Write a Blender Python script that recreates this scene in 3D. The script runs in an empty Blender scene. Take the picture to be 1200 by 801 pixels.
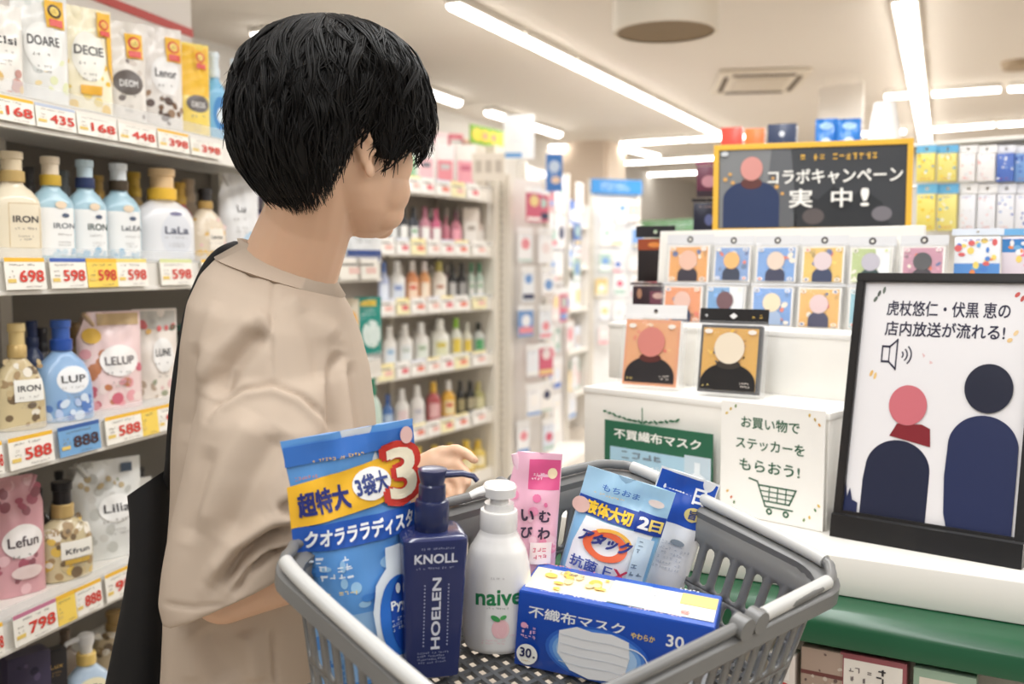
import bpy, bmesh, math, random
import numpy as np
from mathutils import Vector, Matrix
random.seed(7)
SC = bpy.context.scene
COL = SC.collection
PI = math.pi

# ------------------------------------------------------------------ camera, world, lights, exposure
FPX, CX, CY, PITCH, CAMZ = 1167.0, 600.0, 400.5, math.radians(4.4), 1.45
cam = bpy.data.cameras.new('camera'); cam.lens = 35.0; cam.sensor_width = 36.0
cam_ob = bpy.data.objects.new('camera', cam); COL.objects.link(cam_ob)
cam_ob.location = (0, 0, CAMZ); cam_ob.rotation_euler = (PI / 2 - PITCH, 0, 0)
cam.clip_start = 0.02; cam.clip_end = 100
cam.dof.use_dof = True; cam.dof.focus_distance = 1.3; cam.dof.aperture_fstop = 3.9
SC.camera = cam_ob
SC.view_settings.view_transform = 'Standard'; SC.view_settings.look = 'None'
SC.view_settings.gamma = 1.0; SC.view_settings.use_curve_mapping = False
SC.view_settings.exposure = 0.53
SC.cycles.max_bounces = 6; SC.cycles.diffuse_bounces = 4; SC.cycles.transparent_max_bounces = 12
SC.cycles.caustics_reflective = False; SC.cycles.caustics_refractive = False
SC.cycles.sample_clamp_indirect = 6.0
SC.cycles.use_denoising = True
world = bpy.data.worlds.new('store_world'); SC.world = world; world.use_nodes = True
world.node_tree.nodes['Background'].inputs[0].default_value = (0.98, 0.99, 1.0, 1)
world.node_tree.nodes['Background'].inputs[1].default_value = 0.14  # added even fill light, no lamp of the store

AX = math.radians(24.5)                     # direction of the store's aisles, measured to the right of the view axis
AY = Vector((math.sin(AX), math.cos(AX), 0)); AXX = Vector((math.cos(AX), -math.sin(AX), 0))
CEIL = 2.70
def area(name, loc, sx, sy, power, rot=(0, 0, 0), colr=(0.985, 0.995, 1.0)):
    l = bpy.data.lights.new(name, 'AREA'); l.shape = 'RECTANGLE'; l.size = sx; l.size_y = sy; l.energy = power; l.color = colr
    o = bpy.data.objects.new(name, l); COL.objects.link(o); o.location = loc; o.rotation_euler = rot
    return o
# the light of the tube rows over the shop floor
LP = 38.0
for i, (u, v, ln) in enumerate([(-2.3, 2.0, 5.0), (-0.5, 0.6, 5.0), (1.2, 0.4, 5.0), (-2.3, 8.5, 6.0), (-0.3, 8.5, 6.0), (1.8, 8.5, 6.0), (3.6, 3.0, 6.0)]):
    p = AXX * u + AY * v
    area('tube_row_light', (p.x, p.y, CEIL - 0.12), 0.25, ln, LP * ln / 5.0, (0, 0, -AX))

# ------------------------------------------------------------------ pixel <-> place
def ray(px, py):
    x, y, z = (px - CX) / FPX, 1.0, (CY - py) / FPX
    return Vector((x, y * math.cos(PITCH) + z * math.sin(PITCH), -y * math.sin(PITCH) + z * math.cos(PITCH)))
C0 = Vector((0, 0, CAMZ))
def P(px, py, D):
    r = ray(px, py); return C0 + r * (D / r.y)
def on_plane(px, py, p0, n):
    r = ray(px, py); t = (Vector(p0) - C0).dot(n) / r.dot(n); return C0 + r * t
def on_z(px, py, z): return on_plane(px, py, (0, 0, z), Vector((0, 0, 1)))
def proj_np(co):
    c, s = math.cos(PITCH), math.sin(PITCH)
    x = co[:, 0]; z0 = co[:, 2] - CAMZ; y = co[:, 1] * c - z0 * s; z = co[:, 1] * s + z0 * c
    return np.c_[CX + FPX * x / y, CY - FPX * z / y]

# ------------------------------------------------------------------ materials
MATS = {}
def lin(c):
    return tuple(((v / 255) / 12.92 if v / 255 <= 0.04045 else ((v / 255 + 0.055) / 1.055) ** 2.4) for v in c)
def mat(c, rough=0.5, metal=0.0, alpha=1.0, emit=0.0, coat=0.0, trans=0.0, noise=None, bump=None, name=None, sss=0.0, spec=0.5):
    c = tuple(c); key = (c, rough, metal, alpha, emit, coat, trans, str(noise), str(bump), sss, spec)
    if key in MATS: return MATS[key]
    m = bpy.data.materials.new(name or 'm_%d_%d_%d' % c); m.use_nodes = True
    nt = m.node_tree; b = nt.nodes['Principled BSDF']
    b.inputs['Base Color'].default_value = (*lin(c), 1)
    b.inputs['Roughness'].default_value = rough; b.inputs['Metallic'].default_value = metal
    b.inputs['Alpha'].default_value = alpha; b.inputs['Specular IOR Level'].default_value = spec
    if emit: b.inputs['Emission Color'].default_value = (*lin(c), 1); b.inputs['Emission Strength'].default_value = emit
    if coat: b.inputs['Coat Weight'].default_value = coat; b.inputs['Coat Roughness'].default_value = 0.12
    if trans: b.inputs['Transmission Weight'].default_value = trans
    if sss: b.inputs['Subsurface Weight'].default_value = sss; b.inputs['Subsurface Radius'].default_value = (0.012, 0.005, 0.003); b.inputs['Subsurface Scale'].default_value = 1.0
    if noise:                                  # noise = (second colour, scale, low, high)
        c2, sc, lo, hi = noise
        tc = nt.nodes.new('ShaderNodeTexCoord'); n = nt.nodes.new('ShaderNodeTexNoise'); r = nt.nodes.new('ShaderNodeValToRGB')
        n.inputs['Scale'].default_value = sc; n.inputs['Detail'].default_value = 3
        r.color_ramp.elements[0].position = lo; r.color_ramp.elements[1].position = hi
        r.color_ramp.elements[0].color = (*lin(c), 1); r.color_ramp.elements[1].color = (*lin(c2), 1)
        nt.links.new(tc.outputs['Object'], n.inputs['Vector']); nt.links.new(n.outputs['Fac'], r.inputs['Fac'])
        nt.links.new(r.outputs['Color'], b.inputs['Base Color'])
    if bump:                                   # bump = (scale, strength)
        tc = nt.nodes.new('ShaderNodeTexCoord'); n = nt.nodes.new('ShaderNodeTexNoise'); bp = nt.nodes.new('ShaderNodeBump')
        n.inputs['Scale'].default_value = bump[0]; n.inputs['Detail'].default_value = 4
        bp.inputs['Strength'].default_value = bump[1]; bp.inputs['Distance'].default_value = 0.002
        nt.links.new(tc.outputs['Object'], n.inputs['Vector']); nt.links.new(n.outputs['Fac'], bp.inputs['Height'])
        nt.links.new(bp.outputs['Normal'], b.inputs['Normal'])
    MATS[key] = m
    return m
WHITE = (246, 244, 240)

# ------------------------------------------------------------------ mesh builder
class MB:
    """collects faces for ONE mesh object"""
    def __init__(self): self.v = []; self.f = []; self.m = []; self.mats = []
    def mi(self, m):
        if m not in self.mats: self.mats.append(m)
        return self.mats.index(m)
    def add(self, vs, fs, m):
        o = len(self.v); k = self.mi(m)
        self.v += [tuple(p) for p in vs]
        for f in fs: self.f.append(tuple(i + o for i in f)); self.m.append(k)
    def box(self, lo, hi, m, bev=0.0):
        bm = bmesh.new(); bmesh.ops.create_cube(bm, size=1)
        for v in bm.verts: v.co = Vector([(lo[i] + hi[i]) / 2 + v.co[i] * (hi[i] - lo[i]) for i in range(3)])
        if bev: bmesh.ops.bevel(bm, geom=bm.edges[:], offset=bev, segments=2, affect='EDGES', profile=0.5)
        self.addbm(bm, m)
    def addbm(self, bm, m, M=None):
        bm.verts.index_update()
        self.add([(M @ v.co if M else v.co) for v in bm.verts], [[v.index for v in f.verts] for f in bm.faces], m); bm.free()
    def rings(self, rings, m, cap0=True, cap1=True, closed=True):
        n = len(rings[0]); vs = [p for r in rings for p in r]; fs = []
        for i in range(len(rings) - 1):
            for j in range(n if closed else n - 1):
                a, b = i * n + j, i * n + (j + 1) % n
                fs.append((a, b, b + n, a + n))
        if cap0: fs.append(tuple(reversed(range(n))))
        if cap1: fs.append(tuple(range((len(rings) - 1) * n, len(rings) * n)))
        self.add(vs, fs, m)
    def lathe(self, prof, m, seg=24, c=(0, 0), cap0=True, cap1=True):
        self.rings([[(c[0] + r * math.cos(2 * PI * j / seg), c[1] + r * math.sin(2 * PI * j / seg), z) for j in range(seg)] for r, z in prof], m, cap0, cap1)
    def tube(self, pts, rad, m, seg=10, flat=1.0):
        pts = [Vector(p) for p in pts]; n = len(pts); rr = rad if isinstance(rad, (list, tuple)) else [rad] * n
        rings = []; up = None
        for i, p in enumerate(pts):
            t = (pts[min(i + 1, n - 1)] - pts[max(i - 1, 0)]).normalized()
            if up is None: up = Vector((0, 0, 1)) if abs(t.z) < 0.9 else Vector((0, 1, 0))
            a = t.cross(up).normalized(); b = a.cross(t).normalized(); up = b
            rings.append([p + a * (rr[i] * math.cos(2 * PI * j / seg)) + b * (rr[i] * flat * math.sin(2 * PI * j / seg)) for j in range(seg)])
        self.rings(rings, m)
    def build(self, name, parent=None, smooth=True, angle=0.7, loc=None):
        me = bpy.data.meshes.new(name); me.from_pydata(self.v, [], self.f)
        for m in self.mats: me.materials.append(m)
        me.polygons.foreach_set('material_index', self.m)
        if smooth:
            me.polygons.foreach_set('use_smooth', [True] * len(me.polygons))
        me.update()
        o = bpy.data.objects.new(name, me); COL.objects.link(o)
        if smooth:
            try: me.set_sharp_from_angle(angle=angle)
            except Exception: pass
        if parent: o.parent = parent
        if loc: o.location = loc
        return o
def tag(o, label=None, cat=None, group=None, kind=None):
    if label: o['label'] = label
    if cat: o['category'] = cat
    if group: o['group'] = group
    if kind: o['kind'] = kind
    return o
def empty(name, loc=(0, 0, 0), rz=0.0, M=None):
    o = bpy.data.objects.new(name, None); COL.objects.link(o); o.empty_display_size = 0.05
    if M is not None: o.matrix_world = M
    else: o.location = loc; o.rotation_euler = (0, 0, rz)
    return o
def structure(mb, name, smooth=False):
    return tag(mb.build(name, smooth=smooth), kind='structure')
def basis(o, x, y, z):
    M = Matrix.Identity(4)
    for i, a in enumerate((x, y, z)):
        for j in range(3): M[j][i] = a[j]
    for j in range(3): M[j][3] = o[j]
    return M
def face_rz(n):
    """rotation about z that turns local -Y towards the horizontal direction n"""
    return math.atan2(n[0], -n[1])

# ------------------------------------------------------------------ lettering
TXT = {}
def text_geo(s):
    k = s
    if k not in TXT:
        c = bpy.data.curves.new('lettering', 'FONT'); c.body = s; c.resolution_u = 3
        o = bpy.data.objects.new('lettering', c); COL.objects.link(o)
        me = bpy.data.meshes.new_from_object(o.evaluated_get(bpy.context.evaluated_depsgraph_get()))
        vs = [(v.co.x, v.co.y) for v in me.vertices]; fs = [tuple(p.vertices) for p in me.polygons]
        bpy.data.objects.remove(o); bpy.data.curves.remove(c); bpy.data.meshes.remove(me)
        TXT[k] = (vs, fs)
    return TXT[k]
class Print(MB):
    """flat printing laid on a surface: fn(u, v, lift) -> place on that surface"""
    def __init__(self, fn, step=0.0006): super().__init__(); self.fn = fn; self.lift = 0.0003; self.step = step; self.grid = 1.0
    def up(self): self.lift += self.step
    def quadgrid(self, u0, v0, u1, v1, m, nu=None, nv=None):
        nu = max(nu or 1, int(abs(u1 - u0) / self.grid)); nv = max(nv or 1, int(abs(v1 - v0) / self.grid))
        vs = [self.fn(u0 + (u1 - u0) * i / nu, v0 + (v1 - v0) * j / nv, self.lift) for j in range(nv + 1) for i in range(nu + 1)]
        fs = [(j * (nu + 1) + i, j * (nu + 1) + i + 1, (j + 1) * (nu + 1) + i + 1, (j + 1) * (nu + 1) + i) for j in range(nv) for i in range(nu)]
        self.add(vs, fs, m)
    def ell(self, u, v, ru, rv, m, n=20, ring=0.0, rot=0.0, a0=0.0, a1=2 * PI):
        c, s = math.cos(rot), math.sin(rot)
        def pt(a, k): x, y = ru * k * math.cos(a), rv * k * math.sin(a); return self.fn(u + x * c - y * s, v + x * s + y * c, self.lift)
        full = a1 - a0 > 2 * PI - 1e-6
        if ring == 0 and full:
            vs = [self.fn(u, v, self.lift)]; fs = []
            K = max(1, min(8, int(max(ru, rv) / self.grid)))
            for q in range(1, K + 1): vs += [pt(a0 + (a1 - a0) * i / n, q / K) for i in range(n)]
            fs = [(0, 1 + i, 1 + (i + 1) % n) for i in range(n)]
            for q in range(K - 1): fs += [(1 + q * n + i, 1 + (q + 1) * n + i, 1 + (q + 1) * n + (i + 1) % n, 1 + q * n + (i + 1) % n) for i in range(n)]
        else:
            vs = [pt(a0 + (a1 - a0) * i / n, k) for k in (max(ring, 0.02), 1.0) for i in range(n + 1)]
            fs = [(i, n + 1 + i, n + 2 + i, i + 1) for i in range(n)]
        self.add(vs, fs, m)
    def poly(self, pts, m):
        bm = bmesh.new(); vs = [bm.verts.new((p[0], p[1], 0)) for p in pts]; bm.faces.new(vs)
        bmesh.ops.triangulate(bm, faces=bm.faces[:])
        for _ in range(5):
            es = [e for e in bm.edges if e.calc_length() > self.grid * 1.6]
            if not es: break
            bmesh.ops.subdivide_edges(bm, edges=es, cuts=1); bmesh.ops.triangulate(bm, faces=bm.faces[:])
        vv = [self.fn(v.co.x, v.co.y, self.lift) for v in bm.verts]; bm.verts.index_update()
        self.add(vv, [[v.index for v in f.verts] for f in bm.faces], m); bm.free()
    def line(self, pts, w, m):
        for (a, b) in zip(pts[:-1], pts[1:]):
            dx, dy = b[0] - a[0], b[1] - a[1]; l = math.hypot(dx, dy) or 1; ex, ey = dx / l * w / 2, dy / l * w / 2
            self.poly([(a[0] - ex + ey, a[1] - ey - ex), (b[0] + ex + ey, b[1] + ey - ex), (b[0] + ex - ey, b[1] + ey + ex), (a[0] - ex - ey, a[1] - ey + ex)], m)
    def text(self, s, u, v, h, m, bold=0.0, width=None, rot=0.0, align='C', slant=0.0):
        vs, fs = text_geo(s)
        if not vs: return
        x0, x1 = min(p[0] for p in vs), max(p[0] for p in vs); y0, y1 = min(p[1] for p in vs), max(p[1] for p in vs)
        sy = h / (y1 - y0); sx = width / (x1 - x0) if width else sy
        ox = {'C': (x0 + x1) / 2, 'L': x0, 'R': x1}[align]; c, sn = math.cos(rot), math.sin(rot)
        k = 0 if bold == 0 else 10 if bold > .06 else 4
        for (bx_, by_) in [(0, 0)] + [(bold * math.cos(2 * PI * (i + .5) / k), bold * math.sin(2 * PI * (i + .5) / k)) for i in range(k)]:
            out = []
            for (x, y) in vs:
                yy = (y - (y0 + y1) / 2) * sy + by_ * sy; xx = (x - ox) * sx + bx_ * sx + slant * yy
                out.append(self.fn(u + xx * c - yy * sn, v + xx * sn + yy * c, self.lift))
            self.add(out, fs, m); self.lift += .00002
    def lines(self, u, v, w, h, n, m, seed=0, gap=0.5):
        """rows of tiny unreadable print: short dashes"""
        r = random.Random(seed); rh = h / n
        for i in range(n):
            x = u - w / 2 * r.uniform(0.7, 1.0); end = u + w / 2 * r.uniform(0.6, 1.0); y = v + h / 2 - rh * (i + 0.5)
            g = rh * gap * 1.25                          # one small unreadable sign: a few strokes in a cell
            while x + g * .8 < end:
                if r.random() < .86:
                    for _ in range(r.choice((2, 3, 3))):
                        if r.random() < .55: q = y + g * r.uniform(-.45, .45); self.quadgrid(x, q - g * .08, x + g * r.uniform(.5, .85), q + g * .08, m, 1, 1)
                        else: q = x + g * r.uniform(.1, .75); self.quadgrid(q - g * .08, y - g * r.uniform(.2, .5), q + g * .08, y + g * r.uniform(.2, .5), m, 1, 1)
                        self.lift += .000004
                x += g * 1.02
def flat(u, v, l): return (u, -l, v)
# ------------------------------------------------------------------ room shell
def quad_mesh(name, pts, m):
    mb = MB(); mb.add(pts, [tuple(range(len(pts)))], m); return structure(mb, name)
def RW(u, v, z): p = AXX * u + AY * v; return (p.x, p.y, z)       # store-aligned coordinates
m_ceil = mat((233, 226, 216), 0.85, noise=((229, 221, 211), 0.7, 0.3, 0.7))
m_wall = mat((230, 226, 220), 0.8)
m_floor = mat((206, 195, 182), 0.28, noise=((196, 185, 171), 1.4, 0.35, 0.65))
U0, U1, V0, V1 = -3.9, 6.2, -4.0, 15.5
quad_mesh('floor', [RW(U0, V0, 0), RW(U1, V0, 0), RW(U1, V1, 0), RW(U0, V1, 0)], m_floor)
quad_mesh('ceiling', [RW(U0, V0, CEIL), RW(U0, V1, CEIL), RW(U1, V1, CEIL), RW(U1, V0, CEIL)], m_ceil)
quad_mesh('wall_back', [RW(U0, V1, 0), RW(U1, V1, 0), RW(U1, V1, CEIL), RW(U0, V1, CEIL)], m_wall)
quad_mesh('wall_left', [RW(U0, V0, 0), RW(U0, V1, 0), RW(U0, V1, CEIL), RW(U0, V0, CEIL)], m_wall)
quad_mesh('wall_right', [RW(U1, V1, 0), RW(U1, V0, 0), RW(U1, V0, CEIL), RW(U1, V1, CEIL)], m_wall)  # side behind the camera left open to let the world fill in
mb = MB(); c = P(690, 190, 10.5); R = basis((c.x, c.y, 0), AXX, AY, Vector((0, 0, 1)))
bm = bmesh.new(); bmesh.ops.create_cube(bm, size=1)
for v in bm.verts: v.co = Vector((v.co.x * 0.62, v.co.y * 0.6, (v.co.z + 0.5) * CEIL))
bmesh.ops.bevel(bm, geom=[e for e in bm.edges if abs(e.verts[0].co.z - e.verts[1].co.z) > 1], offset=0.03, segments=2, affect='EDGES')
mb.addbm(bm, mat((222, 205, 188), 0.8), R); structure(mb, 'pillar')

# ------------------------------------------------------------------ ceiling lamps
m_tube = mat((255, 251, 244), 0.4, emit=7.0)
m_fix = mat((240, 236, 228), 0.5)
def tube_lamp(p0, p1, label, group=None, w=0.075):
    p0, p1 = Vector(p0), Vector(p1); d = (p1 - p0); L = d.length; d.normalize(); s = Vector((d.y, -d.x, 0))
    t = empty('ceiling_light', M=basis((p0 + p1) / 2, d, -s, Vector((0, 0, 1))))
    tag(t, label, 'light', group)
    mb = MB(); mb.box((-L / 2, -w * 0.6, -0.035), (L / 2, w * 0.6, 0), m_fix, 0.006); mb.build('housing', t)
    mb = MB(); mb.rings([[(x, w * 0.5 * math.cos(a), -0.035 - w * 0.45 * math.sin(a)) for a in [PI * j / 8 for j in range(9)]] for x in (-L / 2 + 0.01, L / 2 - 0.01)], m_tube, True, True, closed=True)
    mb.build('diffuser', t)
def ceil_pt(px, py): return on_z(px, py, CEIL)
def lamp_row(pa, pb, n, what, group, gap=0.03, w=0.075):
    a, b = ceil_pt(*pa), ceil_pt(*pb); d = (b - a) / n
    for i in range(n):
        e = d.normalized() * gap / 2
        pos = 'nearest' if i == 0 else 'farthest' if i == n - 1 else ['second', 'third', 'fourth', 'fifth', 'sixth', 'seventh', 'eighth'][i - 1]
        tube_lamp(a + d * i + e, a + d * (i + 1) - e, '%s, %s tube' % (what, pos), group, w)
lamp_row((528, -6), (846, 154), 7, 'bright white ceiling light in the long slanting middle row', 'lights of the long middle row', w=0.07)
lamp_row((1060, -8), (1086, 168), 5, 'bright white ceiling light in the steep row above the campaign sign', 'lights of the steep right row', w=0.10)
tube_lamp(ceil_pt(496, 99), ceil_pt(537, 114), 'short white ceiling light just right of the person\'s fringe')
tube_lamp(ceil_pt(572, 125), ceil_pt(655, 152), 'white slanting ceiling light above the green shelf sign')
tube_lamp(ceil_pt(300, 30), ceil_pt(336, 46), 'white ceiling light peeking out left of the person\'s hair')
tube_lamp(ceil_pt(634, 167), ceil_pt(664, 166), 'small white ceiling light behind the hanging shelf placard')
def cross(px0, py0, px1, py1, label, w=0.06): tube_lamp(ceil_pt(px0, py0), ceil_pt(px1, py1), label, 'cross lights at the back of the store', w)
cross(727, 163, 805, 158, 'cross ceiling light in front row, left one above the far aisle')
cross(808, 158, 895, 153, 'cross ceiling light whose right end lies over the orange box')
cross(727, 187, 840, 180, 'second cross ceiling light above the far blue header')
cross(727, 202, 840, 197, 'third and faintest cross ceiling light above the far aisle')
cross(1036, 106, 1066, 104, 'short cross ceiling light left of the steep row')
cross(1092, 103, 1174, 97, 'cross ceiling light right of the steep row, front')
cross(1181, 97, 1260, 92, 'cross ceiling light running out at the right edge, front')
cross(1000, 152, 1062, 148, 'rear cross ceiling light left of the steep row')
cross(1094, 146, 1166, 140, 'rear cross ceiling light right of the steep row')
cross(1169, 140, 1250, 135, 'rear cross ceiling light running out at the right edge')
cross(1100, 168, 1200, 160, 'lowest rear cross ceiling light over the right hanging packs')
# the small one leading off the corner of the first cross row
tube_lamp(ceil_pt(730, 168), ceil_pt(770, 178), 'short slanting ceiling light under the left cross light')

# round ceiling drum
c = P(780, 38, 3.85); t = empty('ceiling_drum', (c.x, c.y, c.z)); tag(t, 'round white drum with a tan underside hanging from the ceiling', 'ceiling speaker')
mb = MB(); h = CEIL - c.z
mb.lathe([(0.182, 0.0), (0.196, 0.0), (0.199, 0.008), (0.199, h)], mat((228, 218, 202), 0.6), 48, cap0=False, cap1=True); mb.build('casing', t)
mb = MB(); mb.lathe([(0.0005, 0.012), (0.05, 0.008), (0.12, 0.006), (0.186, 0.004)], mat((140, 120, 92), 0.7), 48, cap0=True, cap1=False); mb.build('grille', t)
# air conditioning cassette
c = ceil_pt(889, 93); t = empty('air_conditioner', (c.x, c.y, c.z - 0.001), -AX * 0.3); tag(t, 'square white air conditioner vent set in the ceiling', 'air vent')
mb = MB(); mb.box((-0.29, -0.40, -0.03), (0.29, 0.40, 0), mat((226, 216, 200), 0.6), 0.012); mb.build('panel', t)
for (x0, x1, y0, y1) in ((-0.20, 0.20, -0.36, -0.29), (-0.20, 0.20, 0.29, 0.36)):
    mb = MB(); mb.box((x0, y0, -0.034), (x1, y1, -0.028), mat((92, 78, 64), 0.7)); mb.build('slot', t)
for x in (-0.25, 0.22):
    mb = MB(); mb.box((x, -0.28, -0.034), (x + 0.03, 0.28, -0.028), mat((92, 78, 64), 0.7)); mb.build('slot', t)
mb = MB(); mb.box((-0.17, -0.22, -0.042), (0.17, 0.22, -0.03), mat((214, 203, 186), 0.6), 0.004); mb.build('intake_grille', t)
c = ceil_pt(1196, 72); t = empty('smoke_detector', (c.x, c.y, c.z)); tag(t, 'small tan round fitting on ceiling at the right edge', 'ceiling fitting')
mb = MB(); mb.lathe([(0.06, -0.05), (0.10, -0.045), (0.11, -0.01), (0.11, 0)], mat((176, 156, 130), 0.6), 24); mb.build('cover', t)
# pale flat placard hanging from the ceiling behind the campaign sign
c = ceil_pt(986, 88)
t = empty('hanging_placard', (c.x, c.y, CEIL), -0.9); tag(t, 'narrow translucent placard hanging from ceiling above the blue packets', 'placard')
mb = MB(); mb.box((-0.17, -0.004, -0.44), (0.17, 0.004, -0.06), mat((238, 232, 224), 0.25), 0.002); mb.build('sheet', t)
for x in (-0.14, 0.14):
    mb = MB(); mb.tube([(x, 0, -0.07), (x, 0, 0)], 0.003, mat((220, 214, 206), 0.4), 6); mb.build('cord', t)
# ------------------------------------------------------------------ product builders (local: base at z = 0, front = -Y)
def interp(prof, z):
    for a, b in zip(prof[:-1], prof[1:]):
        if z <= b[0]:
            t = (z - a[0]) / max(b[0] - a[0], 1e-6); t = min(max(t, 0), 1)
            return [a[i] + (b[i] - a[i]) * t for i in range(1, len(a))]
    return list(prof[-1][1:])
def smooth_prof(prof, n=4):
    """Catmull-Rom through the profile points"""
    out = []
    for i in range(len(prof) - 1):
        p0, p1, p2, p3 = prof[max(i - 1, 0)], prof[i], prof[i + 1], prof[min(i + 2, len(prof) - 1)]
        for k in range(n):
            t = k / n
            q = [0.5 * (2 * b + (c - a) * t + (2 * a - 5 * b + 4 * c - d) * t * t + (3 * b - a - 3 * c + d) * t ** 3) for a, b, c, d in zip(p0, p1, p2, p3)]
            q[0] = p1[0] + (p2[0] - p1[0]) * t
            lo, hi = min(p1[1], p2[1]), max(p1[1], p2[1]); q[1] = min(max(q[1], lo * 0.97), hi * 1.03)
            out.append(tuple(q))
    return out + [tuple(prof[-1])]
def srings(mb, prof, m, seg=28, cap0=True, cap1=True):
    """prof: (z, rx, ry, n) super-ellipse sections"""
    rs = []
    for (z, rx, ry, n) in prof:
        r = []
        for j in range(seg):
            a = 2 * PI * (j + 0.5) / seg; c, s = math.cos(a), math.sin(a)
            r.append((rx * math.copysign(abs(c) ** (2 / n), c), ry * math.copysign(abs(s) ** (2 / n), s), z))
        rs.append(r)
    mb.rings(rs, m, cap0, cap1)
def front_fn(prof):
    def fn(x, z, l):
        rx, ry, n = interp(prof, z); q = min(abs(x / max(rx, 1e-6)), 0.999)
        return (x, -ry * (1 - q ** n) ** (1 / n) - l, z)
    return fn
SHAPES = {   # fraction of body height, fraction of half width, squareness
    'round': [(0, .90, 2), (.02, 1, 2), (.72, 1, 2), (.82, .93, 2), (.92, .70, 2), (.98, .42, 2), (1, .40, 2)],
    'oval': [(0, .86, 2.3), (.02, .95, 2.3), (.3, 1, 2.3), (.62, .98, 2.3), (.8, .84, 2.2), (.92, .58, 2), (.98, .36, 2), (1, .34, 2)],
    'shoulder': [(0, .93, 3), (.02, 1, 3.2), (.66, 1, 3.2), (.78, .95, 2.8), (.89, .72, 2.3), (.96, .46, 2), (1, .42, 2)],
    'square': [(0, .95, 6), (.015, 1, 7), (.88, 1, 7), (.95, .93, 6), (.985, .75, 4), (1, .5, 2)],
    'arch': [(0, .92, 2.6), (.02, 1, 2.8), (.45, .98, 2.8), (.66, .90, 2.6), (.82, .72, 2.4), (.93, .46, 2.1), (1, .32, 2)],
    'jug': [(0, .94, 2.8), (.02, 1, 2.8), (.55, 1.0, 2.8), (.72, .96, 2.6), (.86, .80, 2.4), (.95, .55, 2.1), (1, .40, 2)],
}
def cap_parts(t, kind, z, r, h, col, collar, seg, fine, rz=0.0):
    """the closure of a bottle standing at height z: neck radius r, height h"""
    mc = mat(col, 0.32); ml = mat(collar, 0.28, metal=0.25 if collar in GOLDS else 0.0)
    if kind == 'screw':
        mb = MB(); mb.lathe([(r, z), (r * 1.04, z + h * .05), (r * 1.0, z + h * .9), (r * .9, z + h)], mc, seg); mb.build('cap', t); return
    mb = MB(); mb.lathe([(r * 1.12, z), (r * 1.15, z + .003), (r * 1.15, z + h * .34), (r * 1.05, z + h * .37)], ml, seg); mb.build('collar', t)
    if kind == 'cap':
        mb = MB(); mb.lathe([(r * .92, z + h * .36), (r * .92, z + h * .74), (r * 1.05, z + h * .76), (r * 1.05, z + h * .97), (r * .95, z + h)], mc, seg); mb.build('cap', t)
    elif kind in ('pump', 'foam'):
        mb = MB(); a = rz
        if kind == 'foam': mb.lathe([(r * .72, z + h * .36), (r * .72, z + h * .52), (r * .80, z + h * .60), (r * .95, z + h * .74), (r * .98, z + h * .93), (r * .7, z + h)], mc, seg)
        else: mb.lathe([(r * .42, z + h * .36), (r * .42, z + h * .66), (r * .7, z + h * .68), (r * .78, z + h * .97), (r * .6, z + h)], mc, seg)
        L = r * 2.3; zz = z + h * .86
        mb.tube([(0, 0, zz), (math.cos(a) * L * .6, math.sin(a) * L * .6, zz), (math.cos(a) * L, math.sin(a) * L, zz - h * .05), (math.cos(a) * L * 1.08, math.sin(a) * L * 1.08, zz - h * .14)], [r * .36, r * .32, r * .27, r * .22], mc, 10)
        mb.build('pump_head', t)
GOLDS = {(196, 160, 96), (206, 176, 116), (214, 178, 70), (190, 154, 80)}
def bottle(name, label, group, loc, rz, h, w, d, col, shape='oval', cap='cap', capcol=(240, 238, 234), collar=None, bf=0.72, pr=None, fine=True, rough=0.28, cat='bottle', neck=.42, nozzle=0.0, M=None, alpha=1.0, noise=None, sheer=0.0):
    t = empty(name, loc, rz, M); tag(t, label, cat, group)
    hb = h * bf; seg = 32 if fine else 16
    prof = smooth_prof([(z * hb, f * w / 2, f * d / 2 if f > .5 else f * w / 2 * min(1, d / w + .15), n) for z, f, n in SHAPES[shape]], 4 if fine else 2)
    mb = MB(); srings(mb, prof, mat(col, rough, coat=0.3, noise=noise), seg); mb.build('body', t)
    r = max(prof[-1][1], 0.006)
    if cap: cap_parts(t, cap, hb, r, h - hb, capcol, collar or capcol, 20 if fine else 12, fine, nozzle)
    if pr:
        p = Print(front_fn(prof)); p.grid = w * (.07 if fine else .2); pr(p, w, hb)
        if p.f: p.build('printed_label', t, angle=1.2)
    return t
def pouch_fn(w, h, d, taper=0.0, top=0.12, seed=0, wr=0.0015):
    """front surface of a stand-up pouch, with creases"""
    rr = random.Random(seed); ph = [rr.uniform(0, 6.28) for _ in range(8)]
    def hw(z): return w / 2 * (1 - taper * (1 - z / h))
    def bulge(z):
        q = z / h
        if q < .3: return .72 + .28 * math.sin(q / .3 * PI / 2)
        if q < 1 - top: return 1 - .92 * ((q - .3) / (.7 - top)) ** 1.7
        return .08 * (1 - (q - 1 + top) / top) + .015
    def fn(x, z, l):
        q = min(abs(x) / hw(z), 1.0); e = max(0.0, 1 - q ** 2.6)
        n = wr * e * (math.sin(x * 90 + z * 42 + ph[0]) + .8 * math.sin(z * 130 - x * 60 + ph[1]) + .6 * math.sin(x * 210 + z * 25 + ph[2])) * (0.5 + min(z / h, 1))
        return (x, -(d / 2 * bulge(z) * e ** .75 + .0006) + n - l, z)
    return fn, hw
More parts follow.
